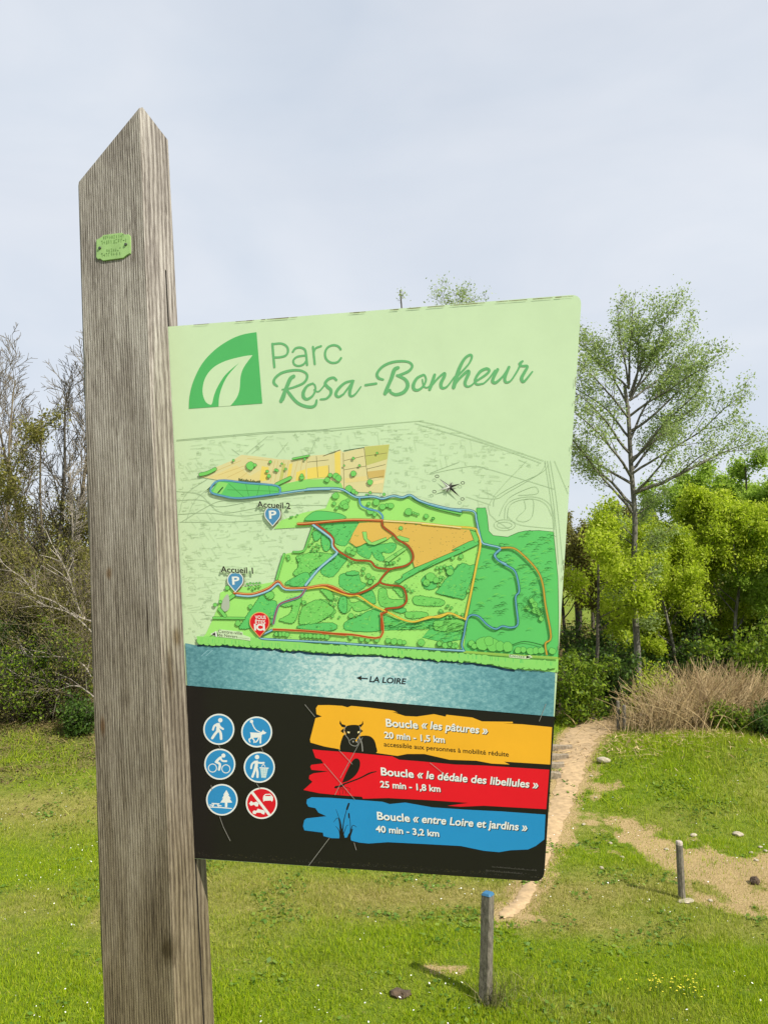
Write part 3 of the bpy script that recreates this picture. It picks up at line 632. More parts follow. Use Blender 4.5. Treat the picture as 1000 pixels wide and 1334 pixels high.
for i in range(520):                                         # small dark strokes of leaf and hedge
    x, y = mr_.uniform(372, 606), mr_.uniform(690, 845)
    if inside((x, y), PARK) and not inside((x, y), Q(*z7, "338,57 1000,88 1050,150 1000,225 700,345 560,140 320,212")): mpz.stroke([(x, y), (x + mr_.uniform(.8, 2.4), y + mr_.uniform(-.9, .9))], .5, mr_.choice(["line", "line", "wood", "olive"]), cap=False)
mpz.cycle(0)
mpz.poly(closed(Q(*z3, "275,430 460,445 655,465 672,515 420,545 300,530 220,502"), 1), "wood")
mpz.poly(Q(*z3, "275,435 335,448 290,520 235,505"), "lime2"); mpz.stroke(Q(*z3, "270,510 300,475"), 1.6, "dark")
for a in ("340,450 440,540", "450,450 470,530", "540,460 520,540", "600,465 610,530", "330,490 660,500"): mpz.stroke(Q(*z3, a), .4, "line", cap=False)
for i in range(26): x = 405 + i * 5.5; mpz.stroke(Q(*z3, f"{x},{438+i*.35} {x+1},{418+i*.6+mr_.uniform(-6,6)}"), .9, "dark", cap=False)
mpz.stroke(Q(*z3, "200,490 240,455"), 1.2, "dark")
# shore: a row of crowns over the river
mpz.cycle(10)
sh = [(257, 829), (300, 828), (345, 832), (420, 838), (500, 846), (600, 853), (660, 858), (726, 861)]
for i in range(60):
    t = i / 59; x = 262 + t * 454; y0 = float(np.interp(x, [257, 300, 420, 513, 575, 622, 668, 726], [835, 835.5, 845, 849, 855, 858, 865, 867])); tree(x, y0, 5.8 + mr_.uniform(-.6, 1.4), "lime2")
mpz.cycle(0)
shore = [(256, 829), (340, 831), (420, 840), (500, 846), (600, 852), (725.6, 862), (725, 870)] + [(x, float(np.interp(x, [257, 300, 420, 513, 575, 622, 668, 726], [838, 839, 849, 853, 859, 862, 870, 871])) + mr_.uniform(-.8, .8)) for x in range(720, 256, -7)]
mpz.poly(shore, "lime2")
mpz.cycle(0); mpz.cycle(4)
for i in range(70):
    x = mr_.uniform(260, 722); y = float(np.interp(x, [257, 420, 513, 622, 726], [834, 845, 850, 857, 866])); mpz.stroke([(x, y - 3), (x + mr_.uniform(-.6, .6), y + 2)], .7, mr_.choice(["wood", "wood2"]), cap=False)
mpz.cycle(0)
# routes
ROUTES = [(z4, "0,385 150,380 232,390 300,430 340,440 430,434 490,448 560,430 620,440 670,425 730,460 850,500 1000,530", "creek", 2.6, "navy"),
          (z5, "0,315 150,350 310,365 335,430 350,500 375,590 420,610 510,635 470,680 490,720 550,750", "creek", 2.4, "navy"),
          (z3, "670,515 850,490 1000,485", "creek", 2.6, "navy"), (z3, "672,515 420,545 300,530 220,500 275,430 460,446 655,465 672,515", "creek", 1.6, "blue"),
          (z4, "340,440 350,490 400,515 460,530 490,560 490,580", "creek", 1.5, "blue"),
          (z8, "570,190 520,240 560,285 600,310 660,345 685,400 700,500 675,540 680,620 690,740 640,765 580,755 530,775 470,745 400,680 330,690 300,820 285,890 300,935", "creek", 2.0, "navy"),
          (z8, "-20,714 150,670 200,660 310,705", "gold", 1.8, "stain"), (z8, "310,705 350,520 390,320 420,160 400,80 370,45 200,32 0,15", "gold", 2.0, "amber"),
          (z4, "500,592 750,608 1000,638", "cream", 1.6, "amber"),
          (z8, "570,188 660,190 740,250 830,350 870,450 890,600 930,830 890,880 900,960", "amber", 2.2, "stain"), (z8, "300,940 640,965 975,985", "olive", 2.2, "olive"),
          (z7, "0,485 100,475 180,500 270,530 330,530 430,595 530,640 620,685 700,700 790,670 860,670 930,645 1000,675", "gold", 1.6, "amber"),
          (y2, "595,155 300,138 0,118", "creek", 2.4, "navy"), (y1, "1000,290 600,270 440,255 520,205", "creek", 2.4, "navy"),
          (z6, "790,20 850,62 910,112 915,162 945,198 900,242 820,312 740,412", "sky", 2.6, "blue"),
          (z6, "290,476 390,482 500,446 560,402 610,440 740,436", "sky", 2.2, "blue"),
          (z6, "275,462 390,470 500,430 560,386 610,430 740,430 880,412 1000,465", "peach", 2.6, "red"),
          (z7, "-60,62 0,60 150,46 300,36 490,40", "peach", 2.8, "red"),
          (z7, "488,40 495,80 560,130 590,165 650,200 685,250 685,300 640,335 570,350 540,356 450,346 410,306 320,300 270,280 200,236 172,200 170,160 130,116 60,66", "red", 2.3, "stain"),
          (z7, "540,356 500,396 475,440 520,460 610,470 640,510 645,570 600,605 510,616 520,635 486,655 485,752", "red", 2.2, "stain"), (z7, "475,440 400,490 320,520 270,520 200,500 130,466", "red", 2.4, "stain"),
          (y2, "246,-2 245,96 120,86 0,80", "red", 2.3, "peach"), (y1, "1000,236 760,212 530,200", "red", 2.4, "peach"), (z6, "530,662 550,580 580,530 700,487 738,436", "mauve", 2.4, "creek")]
for zz, ln, c, wd, cas in ROUTES:
    p = Q(*zz, ln); wd *= .84; mpz.stroke(p, wd + 1.2, cas, 4)
for zz, ln, c, wd, cas in ROUTES:
    p = Q(*zz, ln); mpz.stroke(p, wd * .84, c, 4)
    if c == "peach": mpz.stroke([(x, y + .6) for x, y in p], 1.3, "red", 4)
    if c == "creek" and wd > 2.3: mpz.stroke([(x, y - .3) for x, y in p], .9, "sky", 4, cap=False)
# compass rose
cx, cy = 585, 634.5
def spike(dx, dy, w_, c):
    L = math.hypot(dx, dy); nx, ny = -dy / L * w_, dx / L * w_; mpz.poly([(cx + nx, cy + ny), (cx + dx, cy + dy), (cx - nx, cy - ny)], c)
for q in ((8, 1.5), (-8, -1.5), (-1, 8), (1, -8), (6, -6), (-6, 6)): spike(*q, 1.5, "grey")
for q, c in (((14, 13), "black"), ((-13, -11), "black"), ((15, -4.5), "black"), ((-16, 5), "grey"), ((4, -7), "cap"), ((-4, 7), "cap")): spike(*q, 1.9, c)
spike(-11, -9, .9, "white"); spike(-10, 3, .9, "white")
for dx, dy in ((17, 15.5), (-16, -14), (17.5, -5.5), (-19.5, 6)):
    mpz.stroke([(cx + dx + 2.3 * math.cos(a), cy + dy + 1.8 * math.sin(a)) for a in np.linspace(0, 6.28, 12)], .7, "black", cap=False)
# pins and place names
def pin(x, y, r, c, sign_, rim="white"):
    """tip at x,y"""
    def shape(k, d):
        cy_ = y - r * 1.55; rr = r + k
        return [(x, y + d)] + [(x + rr * math.cos(a), cy_ - rr * math.sin(a)) for a in np.linspace(-.62, math.pi + .62, 22)]
    mpz.poly([(a + 1, b + 1) for a, b in shape(1.2, 1.2)], "stain"); mpz.poly(shape(1.1, 1.4), rim); mpz.poly(shape(0, 0), c)
pin(355, 684.5, 9.6, "pin", "P"); pin(306.5, 770.5, 9.6, "pin", "P"); pin(338, 829.5, 12.2, "pinred", "", "peach")
text(mpz, "P", (350.7, 675.5), (360.4, 675), 10.5, "white", bold=.025); text(mpz, "P", (302.6, 761.5), (312.2, 761), 10.5, "white", bold=.025)
text(mpz, "Accueil 2", (335, 660.6), (378.5, 663), 8.2, "ink", bold=.022, halo=(.6, "bg")); text(mpz, "Accueil 1", (287.4, 745.4), (329.8, 747.4), 8.2, "ink", bold=.022, halo=(.6, "bg"))
text(mpz, "VOUS", (332.2, 806.3), (346.4, 806.6), 4.6, "white", bold=.02); text(mpz, "ÊTES", (332.6, 812.4), (345.8, 812.7), 4.6, "white", bold=.02); text(mpz, "ICI", (331.2, 820.8), (345.2, 821.1), 8.0, "white", bold=.05)
mpz.poly([(274, 826.2), (282, 822), (283, 830)], "white"); mpz.poly([(275.5, 826.3), (280.2, 823.8), (280.8, 828.7)], "ink")
mpz.poly([(283.2, 822.2), (286, 819.8), (316, 823.2), (316.5, 827), (326.5, 830.5), (326, 835), (318, 833.6), (284.5, 829.8)], "bg")
text(mpz, "Centre-ville", (284.3, 824.4), (315.6, 827.4), 4.4, "ink", bold=.004); text(mpz, "de Nevers", (284.6, 829.0), (309.5, 831.6), 4.2, "ink", bold=.004)
for i in range(8): mpz.stroke([(311 + i * 1.7, 831.4 + i * .2), (312 + i * 1.7, 830.4 + i * .2)], .5, "cap", cap=False)
mpz.poly([(663, 852.6), (684.5, 855.2), (690, 853.4), (693.5, 856.4), (688, 858.6), (683, 858.4), (663, 856.6)], "bg"); text(mpz, "Decize", (664.2, 855.7), (683, 857.4), 3.3, "ink"); mpz.poly([(685.5, 854.2), (691.5, 856.3), (685, 858)], "ink")
mpz.build("park_map", panel)

# ---- river
rv = Print(.0008)
up = [(x, float(np.interp(x, [240, 300, 420, 513, 575, 622, 668, 726], [838, 841, 851, 855, 861, 864, 872, 876])) + mr_.uniform(-.8, .8)) for x in range(262, 722, 8)]
rv.poly([(241.3, 838), (256, 841)] + up + [(723, 877), (720.6, 933.6), (244.1, 893.2)], "river")
band = [(257, 840)] + up[:-6]; rv.poly(band + [(x, y + 2.0 + 1.8 * abs(math.sin(x * .21)) * (1 if x < 460 or x > 600 else .4)) for x, y in reversed(band)], "navy")
for x0 in (262, 350, 268): rv.stroke([(x0, 855 - (x0 - 262) * .06), (x0 + 9, 847)], .5, "sky")
for dx, dy in ((470, 883.8),):
    rv.poly([(464, 883.3), (471, 880.4), (470.5, 882.9), (479, 883.6), (479, 885.3), (470.5, 884.6), (471, 887)], "ink", "sky", .7)
text(rv, "LA LOIRE", (480.8, 888.5), (529.6, 891.6), 7.6, "ink", bold=.03, shear=.22, halo=(.8, "sky"))
rv.build("printed_river", panel)

# ---- pictograms
a3 = (255, 920, 9.0909); a4 = (255, 970, 9.0909)
def picto(c, r, colr, label, draw):
    p = Print(.0008); p.disc(c[0], c[1], r, "white", 40); p.disc(c[0], c[1], r - 1.9, colr, 40); draw(p)
    o = p.build("pictogram", panel); o['label'] = label
S = lambda p, z, w_, t, c="white": p.stroke(Q(*z, t), w_ / 9.09, c, 3)
def walker(p, z, ox=0, oy=0):
    x, y = Q(*z, f"{290+ox},{168+oy}")[0]; p.disc(x, y, 2.9, "white", 14)
def d_walk(p):
    walker(p, a3); p.poly(Q(*a3, "255,205 285,200 280,245 285,285 240,290 245,245 225,235"), "white")
    S(p, a3, 24, "258,212 220,235 203,280"); S(p, a3, 24, "275,225 290,250 322,272"); S(p, a3, 30, "262,290 225,335 195,380"); S(p, a3, 30, "270,280 295,325 300,388")
def d_dog(p):
    x, y = Q(*a3, "660,182")[0]; p.disc(x, y, 2.2, "white", 14); S(p, a3, 12, "665,195 685,245 715,285 760,308")
    p.poly(Q(*a3, "640,312 765,318 780,325 778,370 650,378 648,330"), "white"); p.poly(Q(*a3, "755,320 785,300 797,280 805,298 838,315 815,332 790,335 775,350"), "white")
    S(p, a3, 16, "655,365 650,385 630,395 640,425"); S(p, a3, 16, "665,375 690,405 690,430"); S(p, a3, 16, "745,375 735,400 710,428"); S(p, a3, 20, "768,350 765,400 765,435")
def d_bike(p):
    for c in ("198,280", "357,290"):
        x, y = Q(*a4, c)[0]; p.stroke([(x + 5.3 * math.cos(a), y + 5.3 * math.sin(a)) for a in np.linspace(0, 6.4, 26)], 1.1, "white", cap=False)
    x, y = Q(*a4, "327,132")[0]; p.disc(x, y, 2.7, "white", 14)
    S(p, a4, 30, "295,155 265,180 240,208"); S(p, a4, 28, "240,208 285,235 275,298"); S(p, a4, 22, "295,165 315,195 362,198")
def d_bin(p):
    x, y = Q(*a4, "725,150")[0]; p.disc(x, y, 2.9, "white", 14)
    p.poly(Q(*a4, "690,195 735,190 735,270 690,280 700,235"), "white"); S(p, a4, 22, "700,205 665,235 655,282"); S(p, a4, 22, "735,215 770,220 805,218"); S(p, a4, 28, "705,275 690,330 670,382"); S(p, a4, 28, "715,270 730,330 730,385")
    p.poly(Q(*a4, "758,275 858,280 830,400 775,395"), "sky"); S(p, a4, 12, "758,276 858,281")
    for k in range(4): S(p, a4, 5, f"{775+k*22},{285} {782+k*14},{392}", "white")
    for k in range(4): S(p, a4, 5, f"{770+k*5},{300+k*26} {848-k*6},{304+k*26}", "white")
    S(p, a4, 9, "780,262 800,235 820,262")
def d_picnic(p):
    p.poly(Q(*a4, "362,540 395,600 385,602 415,640 400,642 432,690 375,690 372,745 345,745 345,690 290,690 325,640 310,640 335,600 325,600"), "white")
    for e in ("160,735 300,742 430,755 425,765 300,755 165,748",): p.poly(Q(*a4, e), "white")
    S(p, a4, 14, "195,700 275,705"); S(p, a4, 13, "170,718 210,722"); S(p, a4, 13, "260,725 300,728"); S(p, a4, 12, "215,702 200,738"); S(p, a4, 12, "255,704 270,740")
def d_noveh(p):
    p.poly(Q(*a4, "795,640 800,610 822,588 880,585 900,605 915,625 915,660 900,680 890,665 815,668 800,680"), "white"); p.poly(Q(*a4, "815,612 828,598 880,596 893,612"), "pictored")
    p.poly(Q(*a4, "630,700 655,670 680,690 720,678 745,700 735,735 710,735 690,715 650,728"), "white")
    p.poly(Q(*a4, "670,800 690,782 715,788 735,762 775,775 800,778 820,800 810,830 785,825 770,810 720,808 710,825 680,825"), "white")
    S(p, a4, 32, "672,575 870,835")
picto((285, 950.3), 20.3, "picto", "blue round pictogram of a walking person", d_walk); picto((334.3, 953.8), 20.2, "picto", "blue round pictogram of a dog on a lead", d_dog)
picto((286.3, 995.8), 20.3, "picto", "blue round pictogram of a cyclist", d_bike); picto((337.7, 999.8), 20.3, "picto", "blue round pictogram of a person using a litter bin", d_bin)
picto((289, 1042.2), 20.6, "picto", "blue round pictogram of a picnic table and a fir tree", d_picnic); picto((340.6, 1046.7), 20.5, "pictored", "red round pictogram forbidding motor vehicles", d_noveh)

# ---- three route banners
a5 = (390, 900, 7.692); a6 = (390, 970, 7.692); a7 = (480, 910, 4.0); a8 = (480, 980, 4.0)
def banner(outline, colr, label, draw, texts):
    p = Print(.0005); p.poly(outline, colr); draw(p)
    for tx in texts:
        body, z, s, e, cap, kw = tx; a, b = Q(*z, s + " " + e); kw = dict(kw); m = kw.pop("m", "white")
        if m == "white": kw["shadow"] = (.9, .9)
        text(p, body, a, b, cap, m, **kw)
    o = p.build("route_banner", panel); o['label'] = label
def d_cow(p):
    p.poly(closed(Q(*a5, "410,600 405,560 425,480 450,440 500,455 560,520 600,460 690,452 745,490 768,560 766,625 600,612"), 3), "black")
    p.poly(closed(Q(*a5, "450,400 470,355 540,342 600,352 612,400 600,440 560,500 580,530 550,552 515,535 510,500 480,460"), 3), "black")
    for t in ("406,298 400,330 425,365 465,370 460,345 425,335", "634,300 640,335 615,365 590,362 598,342 622,335", "445,375 410,405 440,428", "605,378 636,405 610,425"): p.poly(Q(*a5, t), "black")
    p.stroke(Q(*a5, "470,355 448,385 452,430 490,485 505,530 540,552 580,545 600,460 610,400 600,355"), .75, "scratch", 4); p.stroke(Q(*a5, "505,500 530,480 580,490"), .75, "scratch", 4)
    for t in ("478,408 505,412 500,428 482,424", "580,412 602,404 600,420 585,428"): p.poly(Q(*a5, t), "cream")
    for t in ("538,510", "574,512"): x, y = Q(*a5, t)[0]; p.disc(x, y, 1.2, "scratch", 8)
    p.stroke(Q(*a5, "595,462 622,520 632,605"), 1.3, "scratch", 4)
def d_fly(p):
    p.poly(closed(Q(*a6, "425,385 470,280 530,165 575,140 605,170 600,240 560,310 490,365"), 4), "black"); p.stroke(Q(*a6, "440,400 600,340 700,290 770,272"), [2, 1.8, 2.2, .9], "black", 4)
    p.stroke(Q(*a6, "358,432 385,422 425,415 450,395"), [2.4, 2, 3, 2], "black", 3); x, y = Q(*a6, "368,428")[0]; p.disc(x, y, 1.8, "black", 10)
    for t in ("385,440 400,470 405,505", "410,430 440,460 430,500", "430,430 468,470 460,500", "440,425 505,440 495,490", "400,430 415,460"): p.stroke(Q(*a6, t), .6, "black", cap=False)
def d_reed(p):
    for t, wd in (("430,900 445,760 492,590", 1.1), ("500,950 510,820 496,690", .8), ("415,890 405,770 365,650", .8), ("410,900 390,740 340,780", .8), ("405,910 395,860 362,820", .9), ("440,900 470,820 490,810", .7), ("500,930 530,815 570,830", .9), ("505,930 530,850", 1.4), ("425,900 415,800 400,740", 1.0)): p.stroke(Q(*a6, t), [wd * 1.5, wd, wd * .5] if t.count(' ') == 2 else wd, "black", 4)
    p.stroke(Q(*a6, "475,650 494,595"), 2.4, "black"); p.stroke(Q(*a6, "498,735 494,695"), 1.9, "black")
    p.poly(Q(*a6, "398,950 405,880 430,840 445,900 455,945 470,950 490,900 510,880 515,965"), "black")
banner(Q(*a5, "165,175 185,145 300,144 430,152 480,166 520,152 700,170 940,200 985,220") + Q(*a7, "120,70 190,92 250,95 340,82 400,95 405,85 540,100 590,120 750,122 752,130 700,130 800,135 955,150 945,345 705,330 735,345 640,340 560,325 420,320 290,290 200,290 150,300") +
       Q(*a5, "770,624 405,592 390,585 250,560 110,520 105,490 160,275 225,258 170,235"), "band_yellow", "yellow route banner with the head of a cow", d_cow,
       [("Boucle", a7, "91,146", "258,158", 10.4, dict(bold=.024)), ("« les pâtures »", a7, "276,155", "622,187", 10.4, dict(bold=.022, shear=.2)), ("20 min - 1,5 km", a7, "82,206", "397,232", 8.6, dict(bold=.024)),
        ("accessible aux personnes à mobilité réduite", a7, "80,250", "730,304", 6.4, dict(m="ink", bold=.012))])
banner(Q(*a6, "130,50 230,60 500,80 930,120") + Q(*a8, "160,40 190,42 290,50 450,65 600,70 941,92 925,298 600,280 480,285 410,280 520,265 300,250 100,240") + Q(*a6, "635,545 625,525 470,515 350,505 200,490 40,457 130,375 95,345 100,310 140,290 290,271 120,255 108,225 118,205 240,190 215,152 160,135"), "band_red", "red route banner with a damselfly", d_fly,
       [("Boucle", a8, "65,120", "236,134", 10.4, dict(bold=.024)), ("« le dédale des libellules »", a8, "254,134", "885,190", 10.4, dict(bold=.022, shear=.2)), ("25 min - 1,8 km", a8, "61,183", "375,208", 8.6, dict(bold=.024))])
banner(Q(*a6, "75,552 120,530 300,535 830,575 900,597") + Q(*a8, "100,272 190,263 330,288 500,300 700,310 921,326 915,455 870,490 830,508 740,512 680,522 600,515 480,490 300,480 100,470 0,477") + Q(*a6, "600,985 520,965 500,930 400,942 320,940 240,920 235,885 50,862 35,820 48,760 70,742 270,720 190,685 160,640 90,625 70,590"), "band_blue", "blue route banner with reeds", d_reed,
       [("Boucle", a8, "45,351", "216,364", 10.4, dict(bold=.024)), ("« entre Loire et jardins »", a8, "232,364", "828,412", 10.4, dict(bold=.022, shear=.2)), ("40 min - 3,2 km", a8, "38,416", "368,441", 8.6, dict(bold=.024))])
# ---- scratches and worn credits
sc = Print(.0012); sc.cycle(10)
for t in ("397,918 410,934", "441,977 459,996", "472,961 443,1014", "422,995 462,1042", "444,1020 436,1036 "): sc.stroke([tuple(map(float, q.split(','))) for q in t.split()], .6, "scratch")
for t in ("429,1092 402,1128", "461,1098 464,1108", "286,1064 291,1078 300,1096", "711,917 702,940", "340,974 343,980", "285,971 287,976", "334,1021 339,1028", "560,994 580,1010", "275,1023 276,1030"): sc.stroke([tuple(map(float, q.split(','))) for q in t.split()], .6, "scratch")
for y0, xa, xb in ((1130.3, 641, 699), (1135.3, 633, 680)):
    x = xa
    while x < xb:
        l = _r.uniform(.5, 1.3); y = y0 + (x - xa) * .085; sc.stroke([(x, y), (x + l * .4, y - _r.uniform(.8, 2.4))], .45, "cap", cap=False); x += l + .5
for i in range(46):                                            # chips and grime along the top and right edges
    t = _r.random(); x = 222 + t * 520; y = 424 - t * 39.6; l = _r.uniform(3, 16); sc.stroke([(x, y + 1.3), (x + l, y + 1.3 - l * .0762)], _r.uniform(.4, 1.1), "stain", cap=False)
for i in range(16):
    y = _r.uniform(400, 930); x = pts_r(y)[0] - 1.2; sc.stroke([(x, y), (x - .1, y + _r.uniform(1, 6))], .7, "stain", cap=False)
sc.build("scratches", panel)

# ---- green tag screwed to the post
def front(px, py): return local(px, py, (0, -1, 0), 0)
TAG = simple_mat("tag_plastic", rgb(164, 202, 126, .78), .5, .1, 60)
TAG2 = simple_mat("tag_ink", rgb(126, 166, 92, .78), .6, .15, 90)
SCREW = simple_mat("screw_steel", (.12, .13, .11, 1), .4, .3, 60); SCREW.node_tree.nodes['Principled BSDF'].inputs['Metallic'].default_value = .8
zt_ = (118, 296, 16.129)
tb = bmesh.new()
ol = [front(x, y) for x, y in Q(*zt_, "135,265 200,235 265,190 270,170 660,120 715,150 735,160 810,150 850,195 850,555 770,598 700,655 275,712 215,670 165,682 130,635")]
vs_ = [tb.verts.new(p + np.array([0, -.0022, 0]) + SH) for p in ol]; vb = [tb.verts.new(p + np.array([0, .0004, 0]) + SH) for p in ol]
tb.faces.new(vs_); n_ = len(ol)
for i in range(n_): tb.faces.new((vs_[i], vs_[(i + 1) % n_], vb[(i + 1) % n_], vb[i]))
bmesh.ops.recalc_face_normals(tb, faces=tb.faces); bmesh.ops.bevel(tb, geom=[e for e in tb.edges if all(v in vs_ for v in e.verts)], offset=.0007, segments=2, affect='EDGES')
me = bpy.data.meshes.new("tag_plate"); tb.to_mesh(me); tb.free(); plate = link("tag_plate", me, sign, (TAG,))
tv = []; tf = []
def mark(x, y, dx, dy):
    a = front(*Q(*zt_, f"{x},{y}")[0]); b = front(*Q(*zt_, f"{x+dx},{y+dy}")[0]); k = len(tv); d = np.array([0, -.0025, 0])
    tv.extend([tuple(q + d + SH) for q in (a, np.array([b[0], 0, a[2] + (b[2] - a[2]) * .12]), b, np.array([a[0], 0, b[2] - (b[2] - a[2]) * .12]))]); tf.append((k, k + 1, k + 2, k + 3))
_q = random.Random(4)
for y0, xa, xb, hh, w_ in ((195, 285, 700, 70, 34), (290, 240, 760, 80, 40), (465, 350, 640, 62, 34), (560, 240, 650, 74, 42)):
    x = xa
    while x < xb:                                                # worn, unreadable embossed letters
        y = y0 - (x - xa) * .105
        for k in range(_q.choice([2, 3, 3])):
            if _q.random() < .5: mark(x + _q.uniform(0, w_ * .6), y, 9, hh)
            else: mark(x, y + _q.choice([0, .45, .85]) * hh, w_ * .75, 9)
        x += w_ + _q.uniform(6, 16)
me = bpy.data.meshes.new("embossed_lettering"); me.from_pydata(tv, [], tf); link("embossed_lettering", me, plate, (TAG2,))
for cx_, cy_ in ((212, 445), (757, 368)):
    bm = bmesh.new(); bmesh.ops.create_cone(bm, cap_ends=True, segments=14, radius1=.0028, radius2=.0019, depth=.002)
    bmesh.ops.rotate(bm, verts=bm.verts, matrix=Matrix.Rotation(R_(90), 3, 'X')); c = front(*Q(*zt_, f"{cx_},{cy_}")[0])
    bmesh.ops.translate(bm, verts=bm.verts, vec=Vector(c + np.array([0, -.0032, 0]) + SH))
    me = bpy.data.meshes.new("screw"); bm.to_mesh(me); bm.free(); link("screw", me, plate, (SCREW,))
# ================================================================== ground
path_px = [(654, 1197, .22), (676, 1178, .24), (690, 1156, .24), (704, 1122, .27), (716, 1090, .33), (726, 1062, .44), (736, 1032, .55), (743, 1004, .62), (748, 982, .8), (756, 962, 1.0), (776, 948, 1.2), (806, 940, 1.15), (850, 935, 1.1), (905, 931, 1.1), (960, 928, 1.1)]
PATH = [(*on_ground(x, y)[:2], wd) for x, y, wd in path_px]
def path_dist(x, y):
    best = np.full(np.shape(x), 9.0)
    for (x0, y0, w0), (x1, y1, w1) in zip(PATH[:-1], PATH[1:]):
        dx, dy = x1 - x0, y1 - y0; t = np.clip(((x - x0) * dx + (y - y0) * dy) / (dx * dx + dy * dy), 0, 1)
        best = np.minimum(best, np.hypot(x - x0 - t * dx, y - y0 - t * dy) - .5 * (w0 + (w1 - w0) * t))
    return best
def sand_mask(x, y):
    """bare sandy scrape right of the path, and the worn spots in the turf"""
    n = fbm(x * .9, y * .9, 5); n2 = fbm(x * 3.3 + 9, y * 3.3, 3)
    s = 0
    for px, py, sx, sy, k in ((985, 1150, .75, .65, 1.05), (940, 1128, .65, .5, .62), (995, 1185, .5, .3, 1.1), (880, 1120, .7, .5, .42), (830, 1105, .6, .4, .30), (790, 1085, .7, .5, .26), (715, 1075, .5, 1.2, .35), (568, 1262, .20, .10, .75), (660, 1192, .3, .16, .9), (775, 1020, .5, .5, .4), (510, 1195, .3, .12, .35)):
        c = on_ground(px, py); s = s + k * gauss(x, y, c[0], c[1], sx, sy)
    return np.clip((s * .95 + (n - .47) * 2.2 + (n2 - .44) * 1.9 - .46) * 2.2, 0, 1) * (s > .05)
def dry_mask(x, y):
    n = fbm(x * .45 + 3, y * .8, 4) - .47
    d = .75 * np.exp(-((y - 10.1 - .05 * x) / .75) ** 2) * (x > -3.5) + .8 * np.exp(-((y - 13.0) / 1.0) ** 2) * (x < -2.5) + .55 * np.exp(-((y - 9.2) / .35) ** 2) * (x > 1.5)
    return np.clip(d + n * 1.5 + .06, 0, 1)
def litter_mask(x, y):
    n = fbm(x * 1.1, y * 1.1 + 7, 4) - .47
    a = sstep(13.9, 17.2, y + n * 3.5) * sstep(-3.2, -5.2, x + n * 3) + sstep(19.0, 20.5, y + n * 2) * sstep(62, 48, y)
    return np.clip(a + .5 * gauss(x, y, -8.5, 14.3, 1.2, .5), 0, 1)
def build_ground():
    def axis(lo, hi, step, far, g=1.28):
        a = list(np.arange(lo, hi + 1e-6, step)); s = step
        while a[-1] < far: s *= g; a.append(a[-1] + s)
        s = step; b = []; c = lo
        while c > -far: s *= g; c -= s; b.append(c)
        return np.array(b[::-1] + a)
    xs = axis(-13, 13, .1, 900); ys = axis(-3, 24, .1, 900)
    X, Y = np.meshgrid(xs, ys); Z = H(X, Y)
    nx, ny = len(xs), len(ys)
    V = np.stack([X.ravel(), Y.ravel(), Z.ravel()], 1)
    i = np.arange(nx - 1); j = np.arange(ny - 1); I, J = np.meshgrid(i, j); a = (J * nx + I).ravel()
    F = np.stack([a, a + 1, a + 1 + nx, a + nx], 1)
    me = np_mesh("ground", V, F, 4, True)
    x, y = X.ravel(), Y.ravel(); pd = path_dist(x, y)
    sand = np.maximum(sand_mask(x, y), np.clip(1 - (pd - .0) / .22 + (fbm(x * 4, y * 4, 3) - .45) * 1.5, 0, 1) * (pd < .6))
    at_ = me.color_attributes.new("cover", 'FLOAT_COLOR', 'POINT')
    at_.data.foreach_set("color", np.stack([sand, dry_mask(x, y), litter_mask(x, y), np.ones_like(x)], 1).astype(np.float32).ravel())
    m, t, b = new_mat("meadow_soil")
    va = N(t, "ShaderNodeVertexColor"); va.layer_name = "cover"; sp = N(t, "ShaderNodeSeparateColor"); t.links.new(va.outputs['Color'], sp.inputs[0])
    co = N(t, "ShaderNodeTexCoord")
    def nz_(s, d=6, r=.65):
        n = N(t, "ShaderNodeTexNoise"); n.inputs['Scale'].default_value = s; n.inputs['Detail'].default_value = d; n.inputs['Roughness'].default_value = r; t.links.new(co.outputs['Object'], n.inputs['Vector']); return n
    n1, n2, n3 = nz_(1.3), nz_(9), nz_(40)
    gr = ramp(t, [(.3, (.075, .12, .010, 1)), (.5, (.125, .185, .014, 1)), (.72, (.18, .23, .024, 1))]); t.links.new(n2.outputs['Fac'], gr.inputs['Fac'])
    dr = ramp(t, [(.3, (.17, .165, .035, 1)), (.7, (.33, .28, .095, 1))]); t.links.new(n2.outputs['Fac'], dr.inputs['Fac'])
    sa = ramp(t, [(.25, (.24, .17, .075, 1)), (.5, (.37, .27, .125, 1)), (.75, (.46, .355, .19, 1))]); t.links.new(n3.outputs['Fac'], sa.inputs['Fac'])
    en = nz_(7, 8, .75)
    em = N(t, 'ShaderNodeMath', operation='MULTIPLY_ADD'); em.inputs[1].default_value = 4.2; em.inputs[2].default_value = -2.1; t.links.new(en.outputs['Fac'], em.inputs[0])
    ea = N(t, 'ShaderNodeMath', operation='MULTIPLY_ADD'); ea.inputs[1].default_value = 1.5; t.links.new(sp.outputs[0], ea.inputs[0]); t.links.new(em.outputs[0], ea.inputs[2])
    es = N(t, 'ShaderNodeMapRange'); es.inputs['From Min'].default_value = .35; es.inputs['From Max'].default_value = .95; t.links.new(ea.outputs[0], es.inputs['Value'])
    li = ramp(t, [(.3, (.055, .048, .022, 1)), (.5, (.14, .105, .05, 1)), (.72, (.24, .18, .09, 1))]); t.links.new(n2.outputs['Fac'], li.inputs['Fac'])
    def mixin(f, a, b_):
        x_ = N(t, "ShaderNodeMix", data_type='RGBA'); t.links.new(f, x_.inputs['Factor']); t.links.new(a, x_.inputs['A']); t.links.new(b_, x_.inputs['B']); return x_.outputs['Result']
    c = mixin(sp.outputs[1], gr.outputs['Color'], dr.outputs['Color']); c = mixin(sp.outputs[2], c, li.outputs['Color']); c = mixin(es.outputs[0], c, sa.outputs['Color'])
